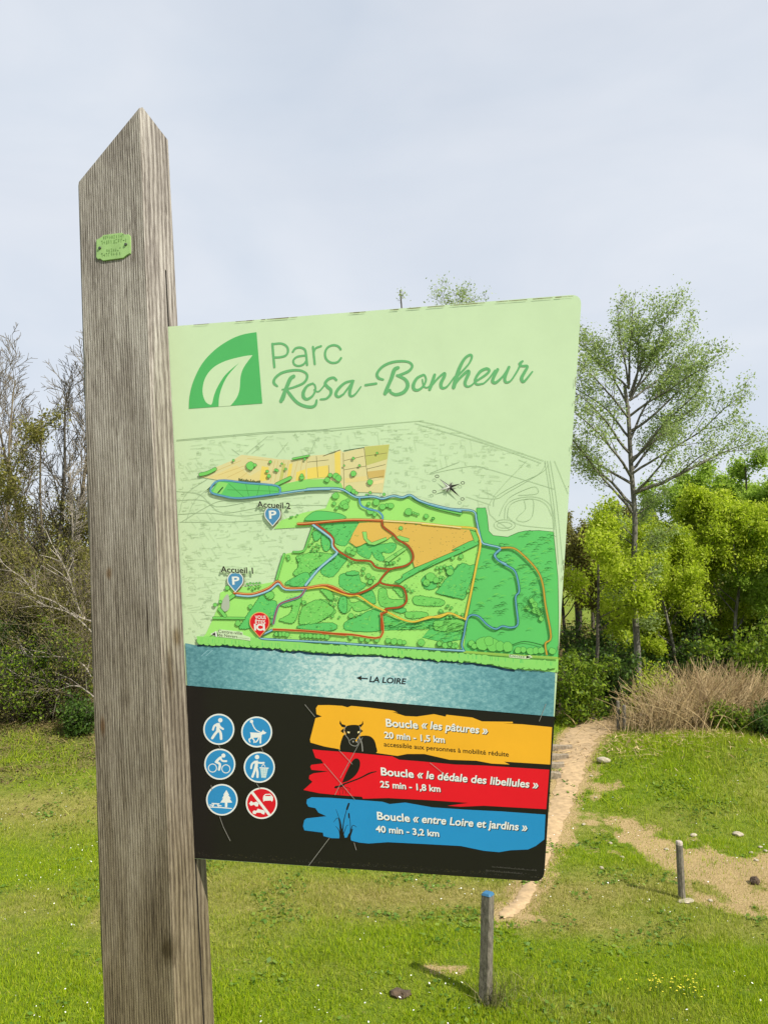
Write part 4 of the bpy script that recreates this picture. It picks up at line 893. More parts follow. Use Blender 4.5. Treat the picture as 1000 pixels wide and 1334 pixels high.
    t.links.new(c, b.inputs['Base Color']); b.inputs['Roughness'].default_value = .95; b.inputs['Specular IOR Level'].default_value = .1
    bp = N(t, "ShaderNodeBump"); bp.inputs['Strength'].default_value = .8; bp.inputs['Distance'].default_value = .05; t.links.new(n3.outputs['Fac'], bp.inputs['Height']); t.links.new(bp.outputs['Normal'], b.inputs['Normal'])
    return tag(link("ground", me, None, (m,)), kind='structure')
build_ground()
SAND = simple_mat("path_sand", (.37, .26, .14, 1), .95, .24, 12, .35)
def build_path():
    """the trodden sandy strip, ragged at both edges"""
    P, W = spline([(a, b) for a, b, c in PATH], [c * .82 for a, b, c in PATH], 14); P = np.array(P); T = np.gradient(P, axis=0); T /= np.linalg.norm(T, axis=1)[:, None]; Nn = np.stack([-T[:, 1], T[:, 0]], 1)
    V = []; k = 9
    for i, (p, n, wd) in enumerate(zip(P, Nn, W)):
        s = i * .16; l = wd * .5 * (.72 + 1.1 * (float(fbm(s * 3.1, 1.5, 4)) - .3)); r = wd * .5 * (.72 + 1.1 * (float(fbm(s * 3.1, 77.5, 4)) - .3))
        if i < 4: l *= .3 + i * .17; r *= .3 + i * .17
        for u in np.linspace(-1, 1, k):
            q = p + n * (u * (r if u > 0 else l)); e = .016 * (1 - u * u) + .006
            V.append((q[0], q[1], gz(q[0], q[1]) + e))
    F = [(i * k + j, i * k + j + 1, (i + 1) * k + j + 1, (i + 1) * k + j) for i in range(len(P) - 1) for j in range(k - 1)]
    return tag(link("path", np_mesh("path", V, F, 4, True), None, (SAND,)), kind='structure')
build_path()

# ================================================================== grass
def blades(name, n, region, size, width, seed, mat, dens=None, wild=.55):
    rs = np.random.RandomState(seed)
    x = rs.uniform(-1, 1, n); y0, y1, hw0, hw1 = region
    u = rs.rand(n); y = y0 + (y1 - y0) * u ** 1.35; x = x * (hw0 + (hw1 - hw0) * (y - y0) / (y1 - y0))
    keep = (path_dist(x, y) > .02 * rs.randn(n)) & (rs.rand(n) > .86 * sand_mask(x, y)) & (rs.rand(n) > .8 * litter_mask(x, y)) & (rs.rand(n) > .45 * dry_mask(x, y))
    if dens is not None: keep &= rs.rand(n) < dens(x, y)
    x, y = x[keep], y[keep]; n = len(x)
    z = H(x, y) - .004
    lush = fbm(x * .8 + 40, y * .8, 4); h = size * (.5 + 1.0 * rs.rand(n)) * (.3 + 1.3 * np.clip(lush, 0, 1)) * (.5 + 1.15 * fbm(x * 3.7 + 5, y * 3.7, 3)); wd = width * (.7 + .6 * rs.rand(n)) * (1 + .045 * np.clip(y - 8, 0, 20))
    a = rs.rand(n) * 6.283; ln = np.abs(rs.randn(n)) * wild * h; la = rs.rand(n) * 6.283
    bx, by = np.cos(a) * wd / 2, np.sin(a) * wd / 2
    V = np.zeros((n, 3, 3)); V[:, 0] = np.stack([x - bx, y - by, z], 1); V[:, 1] = np.stack([x + bx, y + by, z], 1); V[:, 2] = np.stack([x + np.cos(la) * ln, y + np.sin(la) * ln, z + h], 1)
    me = np_mesh(name, V.reshape(-1, 3), np.arange(3 * n).reshape(-1, 3), 3)
    d = np.clip(dry_mask(x, y) * .9 + .35 * litter_mask(x, y) + rs.randn(n) * .12, 0, 1)
    ca = me.color_attributes.new("tint", 'FLOAT_COLOR', 'POINT'); c = np.stack([d, rs.rand(n), lush, np.ones(n)], 1)
    ca.data.foreach_set("color", np.repeat(c, 3, 0).astype(np.float32).ravel())
    return tag(link(name, me, None, (mat,)), kind='stuff')
def grass_mat():
    m, t, b = new_mat("grass_blades")
    va = N(t, "ShaderNodeVertexColor"); va.layer_name = "tint"; sp = N(t, "ShaderNodeSeparateColor"); t.links.new(va.outputs['Color'], sp.inputs[0])
    g = ramp(t, [(0, (.17, .275, .004, 1)), (.4, (.265, .385, .005, 1)), (.75, (.35, .46, .008, 1)), (1, (.46, .50, .035, 1))]); t.links.new(sp.outputs[1], g.inputs['Fac'])
    d = ramp(t, [(0, (.25, .25, .04, 1)), (.6, (.36, .32, .085, 1)), (1, (.50, .42, .18, 1))]); t.links.new(sp.outputs[1], d.inputs['Fac'])
    x_ = N(t, "ShaderNodeMix", data_type='RGBA'); t.links.new(sp.outputs[0], x_.inputs['Factor']); t.links.new(g.outputs['Color'], x_.inputs['A']); t.links.new(d.outputs['Color'], x_.inputs['B'])
    t.links.new(x_.outputs['Result'], b.inputs['Base Color']); b.inputs['Roughness'].default_value = .6; b.inputs['Specular IOR Level'].default_value = .2
    tr = N(t, "ShaderNodeBsdfTranslucent"); t.links.new(x_.outputs['Result'], tr.inputs['Color']); ms = N(t, "ShaderNodeMixShader"); ms.inputs[0].default_value = .45
    t.links.new(b.outputs[0], ms.inputs[1]); t.links.new(tr.outputs[0], ms.inputs[2]); t.links.new(ms.outputs[0], t.nodes['Material Output'].inputs['Surface'])
    return m
GRASS = grass_mat()
blades("grass", 620000, (6.2, 19.5, 5.5, 13.0), .042, .0085, 11, GRASS)
blades("grass", 45000, (-2, 6.4, 5.0, 6.0), .09, .012, 12, GRASS)
def rough_dens(x, y):
    return np.clip(gauss(x, y, 6.3, 14.4, 3.0, 2.0) * 1.1 + .35 * gauss(x, y, 3.2, 17.5, .8, 1.5) + .85 * gauss(x, y, -8, 15.6, 3.5, 1.4) - .12 + (fbm(x * 1.3, y * 1.3, 3) - .45), 0, 1)
blades("long_grass", 170000, (10.5, 20, 11, 13), .13, .011, 13, GRASS, rough_dens, .8)

# ================================================================== woody plants
def tube(out, pts, rads, sides=5):
    V, F = out; P = np.asarray(pts, float); n = len(P); T = np.gradient(P, axis=0); T /= np.maximum(np.linalg.norm(T, axis=1), 1e-9)[:, None]
    a = np.array([.31, .77, .55]); U_ = np.cross(T, a); U_ /= np.maximum(np.linalg.norm(U_, axis=1), 1e-6)[:, None]; W = np.cross(T, U_)
    an = np.arange(sides) * 2 * math.pi / sides; base = sum(len(v) for v in V)
    ringv = P[:, None, :] + np.asarray(rads)[:, None, None] * (np.cos(an)[None, :, None] * U_[:, None, :] + np.sin(an)[None, :, None] * W[:, None, :])
    V.append(ringv.reshape(-1, 3)); i = np.arange(n - 1)[:, None] * sides; j = np.arange(sides)[None, :]; j2 = (j + 1) % sides
    F.append(np.stack([base + i + j, base + i + j2, base + i + sides + j2, base + i + sides + j], -1).reshape(-1, 4))
def tube_mesh(name, out): return np_mesh(name, np.concatenate(out[0]), np.concatenate(out[1]), 4, True)
def unit(v): return v / max(1e-9, np.linalg.norm(v))
def turn(d, ang, rng):
    a = rng.uniform(0, 2 * math.pi); u = unit(np.cross(d, [.37, .61, .7])); v = np.cross(d, u)
    return unit(d * math.cos(ang) + (u * math.cos(a) + v * math.sin(a)) * math.sin(ang))
def grow(rng, p, d, L, r, lev, sp, out, twigs):
    n = max(3, int(L / sp['seg'][min(lev, len(sp['seg']) - 1)])); pts = [np.array(p, float)]; d = unit(np.array(d, float)); dirs = [d]
    for i in range(n):
        d = unit(d + np.array([rng.gauss(0, 1), rng.gauss(0, 1), rng.gauss(0, 1)]) * (sp['wander'] if lev else sp.get('wander0', .05)) + np.array([0, 0, sp['up'][min(lev, len(sp['up']) - 1)]]))
        pts.append(pts[-1] + d * L / n); dirs.append(d)
    rm = sp.get('rmin', .004); rad = np.linspace(max(r, rm), max(rm * .8, r * sp['taper']), n + 1); sides = 7 if lev == 0 else (5 if r > .02 else 3)
    tube(out, pts, rad, sides)
    if lev >= sp['levels']:
        twigs.append((np.array(pts), L)); return
    k = sp['kids'][lev]; k = max(1, int(round(k * rng.uniform(.8, 1.2))))
    for j in range(k):
        t = sp['start'][lev] + (1 - sp['start'][lev]) * (j + rng.random()) / k; f = t * n; i = min(n - 1, int(f)); q = pts[i] + (pts[i + 1] - pts[i]) * (f - i)
        env = sp['env'](t) if lev == 0 and 'env' in sp else (1 - .45 * t)
        ln = L * sp['ratio'][lev] * env * rng.uniform(.7, 1.2)
        if lev == 0 and 'reach' in sp: ln = sp['reach'] * env * rng.uniform(.75, 1.2)
        grow(rng, q, turn(dirs[i], sp['angle'][lev] * rng.uniform(.75, 1.25), rng), ln, max(.003, rad[i] * sp['rr'][lev]), lev + 1, sp, out, twigs)
    if lev > 0: twigs.append((np.array(pts[n // 2:]), L * .5))
def leaf_mesh(name, twigs, n, size, spread, seed, aspect=.55, droop=0.0):
    rs = np.random.RandomState(seed); w_ = np.array([t[1] for t in twigs]) * rs.rand(len(twigs)) ** 2.2; w_ = w_ / w_.sum(); idx = rs.choice(len(twigs), n, p=w_); u = rs.rand(n) ** .75
    C = np.zeros((n, 3))
    for k in range(n):
        P = twigs[idx[k]][0]; f = u[k] * (len(P) - 1); i = min(len(P) - 2, int(f)); C[k] = P[i] + (P[i + 1] - P[i]) * (f - i)
    C += rs.randn(n, 3) * spread; C[:, 2] -= droop * rs.rand(n)
    s = size * (.5 + 1.1 * rs.rand(n) ** 1.5); a = rs.randn(n, 3); a /= np.linalg.norm(a, axis=1)[:, None]; b = np.cross(a, rs.randn(n, 3)); b /= np.linalg.norm(b, axis=1)[:, None]
    A = a * (s / 2)[:, None]; Bv = b * (s * aspect / 2)[:, None]
    V = np.stack([C - A, C + Bv, C + A, C - Bv], 1).reshape(-1, 3)
    return np_mesh(name, V, np.arange(4 * n).reshape(-1, 4), 4)

BARK_GREY = bark_mat("bark_grey", (.05, .045, .035, 1), (.20, .185, .15, 1)); BARK_DARK = bark_mat("bark_dark", (.03, .025, .018, 1), (.095, .08, .058, 1)); BARK_PALE = bark_mat("bark_pale", (.14, .12, .095, 1), (.36, .32, .26, 1)); TWIG = bark_mat("twig_brown", (.08, .062, .036, 1), (.19, .155, .095, 1))
L_POPLAR = leaf_mat("leaf_poplar", [(.21, .30, .08, 1), (.31, .41, .12, 1), (.42, .51, .19, 1)], .55)
L_SPRING = leaf_mat("leaf_spring", [(.26, .36, .014, 1), (.37, .48, .02, 1), (.47, .58, .035, 1), (.56, .62, .10, 1)], .6)
L_GREEN = leaf_mat("leaf_green", [(.22, .36, .03, 1), (.33, .48, .05, 1), (.46, .59, .13, 1)], .6)
L_OLIVE = leaf_mat("leaf_olive", [(.13, .13, .025, 1), (.19, .185, .035, 1), (.26, .24, .06, 1)], .35)
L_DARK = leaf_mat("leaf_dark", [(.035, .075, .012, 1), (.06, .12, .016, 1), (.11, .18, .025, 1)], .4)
L_BROWN = leaf_mat("leaf_brown", [(.13, .12, .03, 1), (.21, .20, .045, 1), (.29, .29, .065, 1)], .5)
L_BUSH = leaf_mat("leaf_bush", [(.08, .15, .012, 1), (.16, .25, .015, 1), (.28, .37, .03, 1)], .5)

def plant(name, label, cat, sp, seed, base, leaf=None, n=0, size=.1, spread=.1, bark=BARK_GREY, group=None, height=5, r=.08, d=(0, 0, 1), limbs=None, aspect=.55):
    rng = random.Random(seed); out = ([], []); tw = []
    if limbs: limbs(rng, out, tw)
    else:
        for bx, by, dd, hh, rr in (sp.get('stems') or [(0, 0, d, height, r)]): grow(rng, (bx, by, -.15), dd, hh, rr, 0, sp, out, tw)
    e = empty(name, base, label, cat, group)
    link("trunk" if cat == "tree" else "stems", tube_mesh("wood", out), e, (bark,))
    if leaf: link("crown" if cat == "tree" else "foliage", leaf_mesh("leaves", tw, n, size, spread, seed, aspect), e, (leaf,))
    return e
def gpos(px, Y):
    x = (px - 500) / 1000 * Y * 1.0; return (x, Y, gz(x, Y))
SP_TREE = dict(seg=[.45, .25, .18, .12], wander=.10, up=[.05, .06, .03, .0], taper=.25, levels=3, kids=[15, 7, 5], start=[.28, .2, .15], angle=[.95, .75, .7], ratio=[.4, .5, .5], rr=[.42, .5, .5], env=lambda t: max(.25, math.sin(math.pi * min(1, .18 + .8 * t)) ** .8))
SP_BARE = dict(SP_TREE, kids=[16, 8, 7], levels=3, rmin=.0075, wander=.09, up=[.03, .10, .06, .02], angle=[.6, .6, .65], start=[.3, .15, .1], taper=.18, env=lambda t: 1.15 - .55 * t)
SP_BUSH = dict(rmin=.005, seg=[.2, .15, .1], wander=.14, up=[.02, .02, 0], taper=.25, levels=2, kids=[9, 6], start=[.1, .15], angle=[.7, .7], ratio=[.55, .55], rr=[.5, .5])

# ---- the tall poplar by the path
def poplar_limbs(rng, out, tw):
    S_ = dict(SP_TREE, levels=3, kids=[0, 9, 5], start=[0, .25, .1], angle=[.7, .62, .65], ratio=[.4, .36, .5], up=[.05, .015, .03, .02], wander=.085, taper=.2)
    stem = [(0, 0, -.15), (.02, 0, 1.5), (-.02, .03, 3.2), (.05, 0, 4.8), (.0, .02, 6.2), (-.04, 0, 7.5), (-.10, .05, 8.3)]
    tube(out, spline(stem, 1, 5)[0] if False else [tuple(p) for p in _spl3(stem, 5)], np.linspace(.092, .042, 31), 9)
    LIMB = [(5.2, -1.15, .2, 2.0, .045), (5.0, -1.5, -.5, 2.2, .04), (5.45, .75, -.6, 1.6, .04), (5.5, 3.0, .1, 2.2, .055), (6.4, 2.3, .5, 1.7, .035), (6.0, 2.0, -.6, 2.4, .035), (5.75, -1.35, .9, 1.9, .04), (5.9, -.9, -.9, 2.3, .04), (6.1, 1.35, 1.0, 1.9, .04), (6.3, 1.25, -.4, 2.1, .045), (6.5, -1.2, .1, 2.0, .04),
            (6.9, -.9, .8, 2.3, .035), (6.9, .95, .9, 2.2, .035), (7.1, 1.6, -.2, 1.9, .04), (7.4, -1.15, -.5, 1.9, .035), (7.5, 1.15, -.9, 2.0, .035), (7.7, -.55, .5, 2.3, .032), (8.0, .75, .3, 2.1, .036), (8.2, -.5, -.4, 2.05, .032), (8.3, .15, .1, 2.2, .036), (8.0, .45, -.2, 2.3, .034), (7.9, .9, -.4, 2.3, .034), (8.1, 1.35, .4, 1.75, .03), (8.2, -1.15, .2, 1.55, .03), (7.9, 1.9, .5, 1.2, .03),
            (4.2, -.5, .5, .8, .02), (2.6, -.4, .3, .7, .014), (3.1, .5, .2, .7, .014), (3.9, .6, -.4, .8, .016), (4.4, -.7, -.3, .9, .018), (4.9, .8, .5, 1.0, .02), (2.1, .3, -.3, .5, .012), (3.6, .35, -.3, .7, .016), (4.6, .6, .4, .7, .02)]
    for h, dx, dy, dz, r in LIMB:
        p = np.array([0, 0, h]); dvec = np.array([dx, dy, dz]); grow(rng, p, unit(dvec * np.array([1, 1, .58])), np.linalg.norm(dvec) * 1.0, r, 1, S_, out, tw)
def _spl3(P, k):
    P = [np.array(p, float) for p in P]; o = []
    for i in range(len(P) - 1):
        p0 = P[max(0, i - 1)]; p1 = P[i]; p2 = P[i + 1]; p3 = P[min(len(P) - 1, i + 2)]
        for j in range(k):
            t = j / k; o.append(.5 * (2 * p1 + (p2 - p0) * t + (2 * p0 - 5 * p1 + 4 * p2 - p3) * t * t + (3 * p1 - p0 - 3 * p2 + p3) * t ** 3))
    o.append(P[-1]); return o
plant("poplar_tree", "tall slender poplar with airy grey-green spring crown standing beside the sandy path", "tree", SP_TREE, 41, gpos(825, 19.3), L_POPLAR, 44000, .060, .12, BARK_GREY, limbs=poplar_limbs)

# ---- spring trees of the right-hand wood
GR = "spring trees behind the path"
def leafy(name, label, px, Y, top, reach, seed, leaf, n, size=.10, bark=BARK_DARK, d=(0, 0, 1), r=.07, sp=SP_TREE, group=GR, spread=.12, start=None):
    b = gpos(px, Y); h = 4 + (754 - top) / 1000 * Y - b[2]; s = dict(sp, reach=reach)
    if start is not None: s['start'] = [start] + list(sp['start'][1:])
    return plant(name, label, "tree", s, seed, b, leaf, n, size, spread, bark, group, h * 1.02, r, d)
leafy("young_tree", "small forked tree with bright yellow-green leaves, just left of the poplar trunk", 766, 18.9, 662, 1.5, 7, L_SPRING, 15000, .075, BARK_DARK, (.10, 0, 1), .06, start=.42)
t1 = leafy("leafy_tree", "bright green leafy tree with a thin pale trunk above the dry brambles", 917, 22.0, 640, 2.2, 12, L_SPRING, 42000, .085, BARK_GREY, (0, 0, 1), .075)
t2 = leafy("leafy_tree", "tall fresh green tree at the right edge, highest crown of the right-hand wood", 988, 23.5, 606, 2.5, 15, L_GREEN, 44000, .09, BARK_DARK, (.02, 0, 1), .09)
def again(src, px, Y, sc, rz, label, leaf=None):
    c = copy_tree(src); c.location = gpos(px, Y); c.scale = (sc, sc, sc); c.rotation_euler = (0, 0, rz); c['label'] = label
    if leaf:
        for ch in c.children:
            if ch.name.startswith("crown"):
                ch.data = ch.data.copy(); ch.data.materials.clear(); ch.data.materials.append(leaf)
    return c
again(t1, 862, 24.0, .86, 2.1, "lower yellow-green tree filling the gap right of the poplar trunk")
again(t2, 1062, 22.5, 1.0, 1.2, "green tree cut by the right picture edge beside the highest crown")
again(t1, 955, 26.5, 1.12, 4.0, "shaded darker tree standing behind the bright green leafy tree", L_GREEN)
again(t2, 800, 27.5, .85, 3.0, "brownish budding tree half hidden behind the small forked tree", L_BROWN)
again(t2, 735, 26.0, .86, 5.0, "brownish budding tree right against the map panel's edge", L_BROWN)
again(t1, 880, 20.8, .80, 1.1, "low bright yellow-green tree directly behind the brambles, left of the thin pale trunk")
again(t1, 958, 21.2, .93, 5.3, "bright yellow-green tree right of the thin pale trunk")
again(t2, 1005, 21.4, .80, 2.6, "lower green tree in front of the highest crown at the right edge")
again(t2, 905, 25.0, .98, .5, "fresh green tree rising behind the bright green leafy tree")
again(t1, 1025, 27.5, 1.15, .6, "dark green tree in the depth of the right-hand wood", L_GREEN)
def far_crown():
    b = gpos(527, 31); h = 4 + (754 - 398) / 1000 * 31 - b[2]
    plant("tall_tree", "distant thinly leafed tree whose tip shows above the panel's top edge", "tree", dict(SP_TREE, reach=3.0, kids=[34, 8, 4], start=[.35, .2, .15], angle=[.9, .6, .6], env=lambda t: max(.62, 1.05 - .4 * t)), 77, b, L_POPLAR, 16000, .08, .14, BARK_GREY, None, h * 1.0, .16)
far_crown()
leafy("tall_tree", "distant low feathery crown peeping over the panel left of the tall tip", 560, 33, 384, 2.2, 78, L_POPLAR, 2600, .10, BARK_GREY, (0, 0, 1), .12, group=None)

# ---- bushes under the right-hand wood
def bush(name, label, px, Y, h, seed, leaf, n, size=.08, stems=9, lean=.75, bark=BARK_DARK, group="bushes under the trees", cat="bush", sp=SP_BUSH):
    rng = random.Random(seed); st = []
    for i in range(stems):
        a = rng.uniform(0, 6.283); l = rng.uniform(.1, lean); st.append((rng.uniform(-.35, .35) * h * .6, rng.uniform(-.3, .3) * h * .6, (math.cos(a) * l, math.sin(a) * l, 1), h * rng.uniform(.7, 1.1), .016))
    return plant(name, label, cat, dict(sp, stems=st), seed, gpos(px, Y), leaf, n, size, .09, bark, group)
bush("leafy_bush", "yellow-green bush at the foot of the small forked tree, against the panel's edge", 738, 18.6, 1.5, 21, L_BUSH, 9000)
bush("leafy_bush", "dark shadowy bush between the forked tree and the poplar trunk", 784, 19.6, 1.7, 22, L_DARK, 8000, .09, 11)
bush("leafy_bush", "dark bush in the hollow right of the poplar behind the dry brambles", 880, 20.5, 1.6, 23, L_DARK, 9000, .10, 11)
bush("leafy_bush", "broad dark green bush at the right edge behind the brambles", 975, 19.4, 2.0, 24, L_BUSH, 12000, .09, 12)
bush("leafy_bush", "low bright green bush growing in front of the brambles", 948, 16.0, .6, 25, L_BUSH, 4500, .06, 9)
bush("leafy_bush", "low dark bush on the grassy bank at the right edge", 992, 15.9, .75, 26, L_DARK, 6000, .07, 9)
bush("leafy_bush", "light green shoots between the poplar and the brambles", 846, 18.3, 1.2, 27, L_SPRING, 3500, .07, 8, .35)

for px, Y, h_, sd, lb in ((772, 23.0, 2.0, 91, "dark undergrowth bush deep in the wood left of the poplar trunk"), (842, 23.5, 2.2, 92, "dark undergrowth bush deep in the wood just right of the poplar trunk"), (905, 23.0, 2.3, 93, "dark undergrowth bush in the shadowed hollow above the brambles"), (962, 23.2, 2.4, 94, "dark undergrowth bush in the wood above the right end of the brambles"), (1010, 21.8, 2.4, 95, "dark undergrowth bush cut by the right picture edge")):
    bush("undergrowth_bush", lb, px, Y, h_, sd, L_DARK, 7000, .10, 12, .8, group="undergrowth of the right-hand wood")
# ---- dry brambles: arching dead canes
CANE = leaf_mat("dry_cane", [(.28, .19, .085, 1), (.44, .32, .15, 1), (.60, .46, .25, 1), (.30, .20, .11, 1)], .1, .9)
def cane_clump(name, label, px, Y, rx, ry, h, n, seed, group="dead bramble thickets", mat=CANE, cat="brambles"):
    rng = random.Random(seed); b = gpos(px, Y); out = ([], [])
    for i in range(n):
        x = rng.gauss(0, rx * .5); y = rng.gauss(0, ry * .5); a = rng.gauss(.6, 1.3); L = h * rng.uniform(.5, 1.35) * max(.35, 1 - .3 * (x / rx) ** 2); z0 = gz(b[0] + x, b[1] + y) - b[2]
        lean = abs(rng.gauss(.35, .3)); d = np.array([math.cos(a) * lean, math.sin(a) * lean * .7, 1.0]); p = np.array([x, y, z0 - .05]); pts = [p]; cv = rng.uniform(.05, .4); k = 5
        for j in range(k): d = unit(d + np.array([math.cos(a) * cv * .35, math.sin(a) * cv * .35, -cv * .42]) + np.array([rng.gauss(0, .06) for _ in range(3)])); pts.append(pts[-1] + d * L / k)
        tube(out, pts, np.linspace(rng.uniform(.004, .0095), .003, k + 1), 3)
        if rng.random() < .5:
            q = pts[rng.randint(2, 4)]; dd = turn(d, .8, rng); tube(out, [q, q + dd * L * .14, q + dd * L * .27], [.005, .004, .003], 3)
    o = link(name, tube_mesh(name, out), None, (mat,)); o.location = b; return tag(o, label, cat, group)
cane_clump("dry_brambles", "tallest pale tan bramble thicket in the middle of the grassy bank", 910, 17.0, 1.6, 1.1, 1.25, 1900, 31)
cane_clump("dry_brambles", "brown bramble thicket to the right, under the trees", 950, 17.5, 1.1, 1.0, 1.2, 900, 32, mat=leaf_mat("brown_cane", [(.24, .16, .08, 1), (.37, .26, .13, 1), (.48, .35, .19, 1)], .1, .9))
cane_clump("dry_brambles", "low sparse bramble tangle beside the bend of the path", 866, 16.8, .6, .7, .8, 300, 33)

# ---- left thicket
GL = "bare trees of the left thicket"
def bare(label, px, Y, top, seed, d=(0, 0, 1), r=.09, bark=TWIG, reach=2.6, leaf=None, n=0):
    b = gpos(px, Y); h = 4 + (754 - top) / 1000 * Y - b[2]
    return plant("bare_tree", label, "tree", dict(SP_BARE, reach=reach), seed, b, leaf, n, .06, .08, bark, GL, h * 1.0, r, d)
b1 = bare("bare grey tree with the tallest twiggy crown, just left of the post", 84, 20.5, 450, 51, (.02, 0, 1), .10)
b2 = bare("bare tree at the left picture edge with upswept twigs", 4, 21.0, 470, 52, (-.03, 0, 1), .09)
bare("dark leaning bare trunk crossing the left thicket up to the right", 30, 19.8, 500, 53, (.36, 0, 1), .10, BARK_DARK, 1.8)
bare("slim pale-barked bare tree in front of the post's left edge", 100, 18.6, 600, 55, (-.10, 0, 1), .06, BARK_PALE, 1.3)
for px, Y, sc, rz, lb in ((44, 23.5, 1.02, 2.2, "thin bare tree between the two tallest ones, farther back"), (140, 22.0, .98, 4.0, "bare tree mostly hidden behind the wooden post"), (-40, 22.5, .95, 1.0, "bare tree just reaching in at the left picture edge"), (190, 24.0, .9, 5.1, "bare tree hidden behind post and panel")):
    if px < 150: again(b1 if px != 140 else b2, px, Y, sc, rz, lb)
o1 = leafy("olive_tree", "olive-yellow budding tree in the middle of the left thicket", 72, 19.6, 545, 2.0, 61, L_OLIVE, 15000, .065, TWIG, (.02, 0, 1), .06, group="budding trees of the left thicket", start=.12)
again(o1, 122, 20.6, .98, 2.5, "olive-yellow budding tree against the post's left edge"); again(o1, 22, 21.2, .85, 4.4, "lower olive budding tree near the left picture edge"); again(o1, -28, 19.9, .8, 1.1, "olive budding tree cut by the left picture edge")
again(o1, 96, 18.4, .55, 3.3, "low brownish shrub-like tree at the front of the left thicket", L_BROWN)
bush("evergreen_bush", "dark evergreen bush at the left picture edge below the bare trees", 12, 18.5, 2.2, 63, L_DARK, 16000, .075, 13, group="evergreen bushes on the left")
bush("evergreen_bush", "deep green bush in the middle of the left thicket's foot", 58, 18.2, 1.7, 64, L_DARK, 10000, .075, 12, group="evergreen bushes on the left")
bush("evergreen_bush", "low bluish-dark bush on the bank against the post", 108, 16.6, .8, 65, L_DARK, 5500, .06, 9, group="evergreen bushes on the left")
bush("olive_bush", "tall olive-brown budding bush filling the thicket against the post", 112, 18.0, 3.4, 81, L_OLIVE, 7000, .048, 15, .6, TWIG, group="olive bushes on the left")
bush("olive_bush", "olive-brown budding bush in the centre of the left thicket, above the dark one", 64, 18.9, 3.8, 82, L_BROWN, 9000, .05, 15, .6, TWIG, group="olive bushes on the left")
bush("olive_bush", "olive bush overhanging the left picture edge", 14, 19.2, 3.9, 83, L_OLIVE, 8000, .048, 15, .6, TWIG, group="olive bushes on the left")
bush("twiggy_bush", "leafless twiggy bush beside the post's left edge", 100, 17.8, 1.7, 66, L_BROWN, 2200, .06, 16, .9, TWIG, group="twiggy bushes on the left")
bush("leafy_bush", "fresh green bush among the pale branches at the foot of the left thicket", 62, 17.7, 1.9, 84, L_BUSH, 6000, .06, 13, .8, group="olive bushes on the left")
bush("twiggy_bush", "leafless twiggy bush nearer the left picture edge", 32, 17.6, 1.2, 67, L_BROWN, 1500, .06, 14, 1.0, TWIG, group="twiggy bushes on the left")
def dead_branch(label, pts, Y, r, seed):
    rng = random.Random(seed); out = ([], []); P = [at(x, y, Y + dy) for x, y, dy in pts]; o0 = P[0].copy(); P = [p - o0 for p in P]; S_ = _spl3(P, 5)
    tube(out, S_, np.linspace(r, r * .35, len(S_)), 5)
    for i in range(15):
        k = rng.randint(3, len(S_) - 2); d = turn(unit(S_[k + 1] - S_[k]), rng.uniform(.5, 1.1), rng); L = rng.uniform(.25, .7); q = S_[k]; tube(out, [q, q + d * L * .5 + np.array([0, 0, .02]), q + d * L + np.array([rng.gauss(0, .06), 0, rng.gauss(0, .08)])], [r * .5, r * .36, r * .22], 3)
    o = link("dead_branch", tube_mesh("dead_branch", out), None, (BARK_PALE,)); o.location = o0; tag(o, label, "branch", "pale dead branches of the left thicket")
dead_branch("pale bare branch arching up to the left from behind the post", [(128, 812, .3), (100, 803, .1), (70, 784, 0), (46, 774, 0), (30, 754, .1), (12, 741, .2), (-6, 726, .3)], 17.4, .024, 1)
dead_branch("pale branch below the arching one, sagging to the left edge", [(126, 832, .3), (108, 812, .1), (86, 797, 0), (56, 788, 0), (26, 774, .1), (-8, 770, .2)], 17.3, .022, 2)
dead_branch("pale horizontal branch across the dark foot of the left thicket", [(124, 896, 0), (110, 868, .1), (86, 857, 0), (60, 856, 0), (36, 855, .1), (20, 848, .2)], 17.2, .022, 3)
dead_branch("thin pale branch lying lowest, just above the leaf litter", [(122, 908, 0), (106, 896, 0), (92, 894, 0), (70, 900, 0), (36, 899, .1), (20, 888, .1)], 17.0, .02, 4)
dead_branch("pale upright forked branch leaning against the thicket by the post", [(110, 806, .2), (102, 792, .1), (90, 752, 0), (78, 728, 0), (64, 702, .1)], 17.6, .03, 5)
dead_branch("pale thin branch sweeping along the litter between the two lowest", [(88, 882, .1), (64, 888, 0), (44, 888, 0), (20, 878, .1), (4, 866, .2)], 17.1, .018, 6)

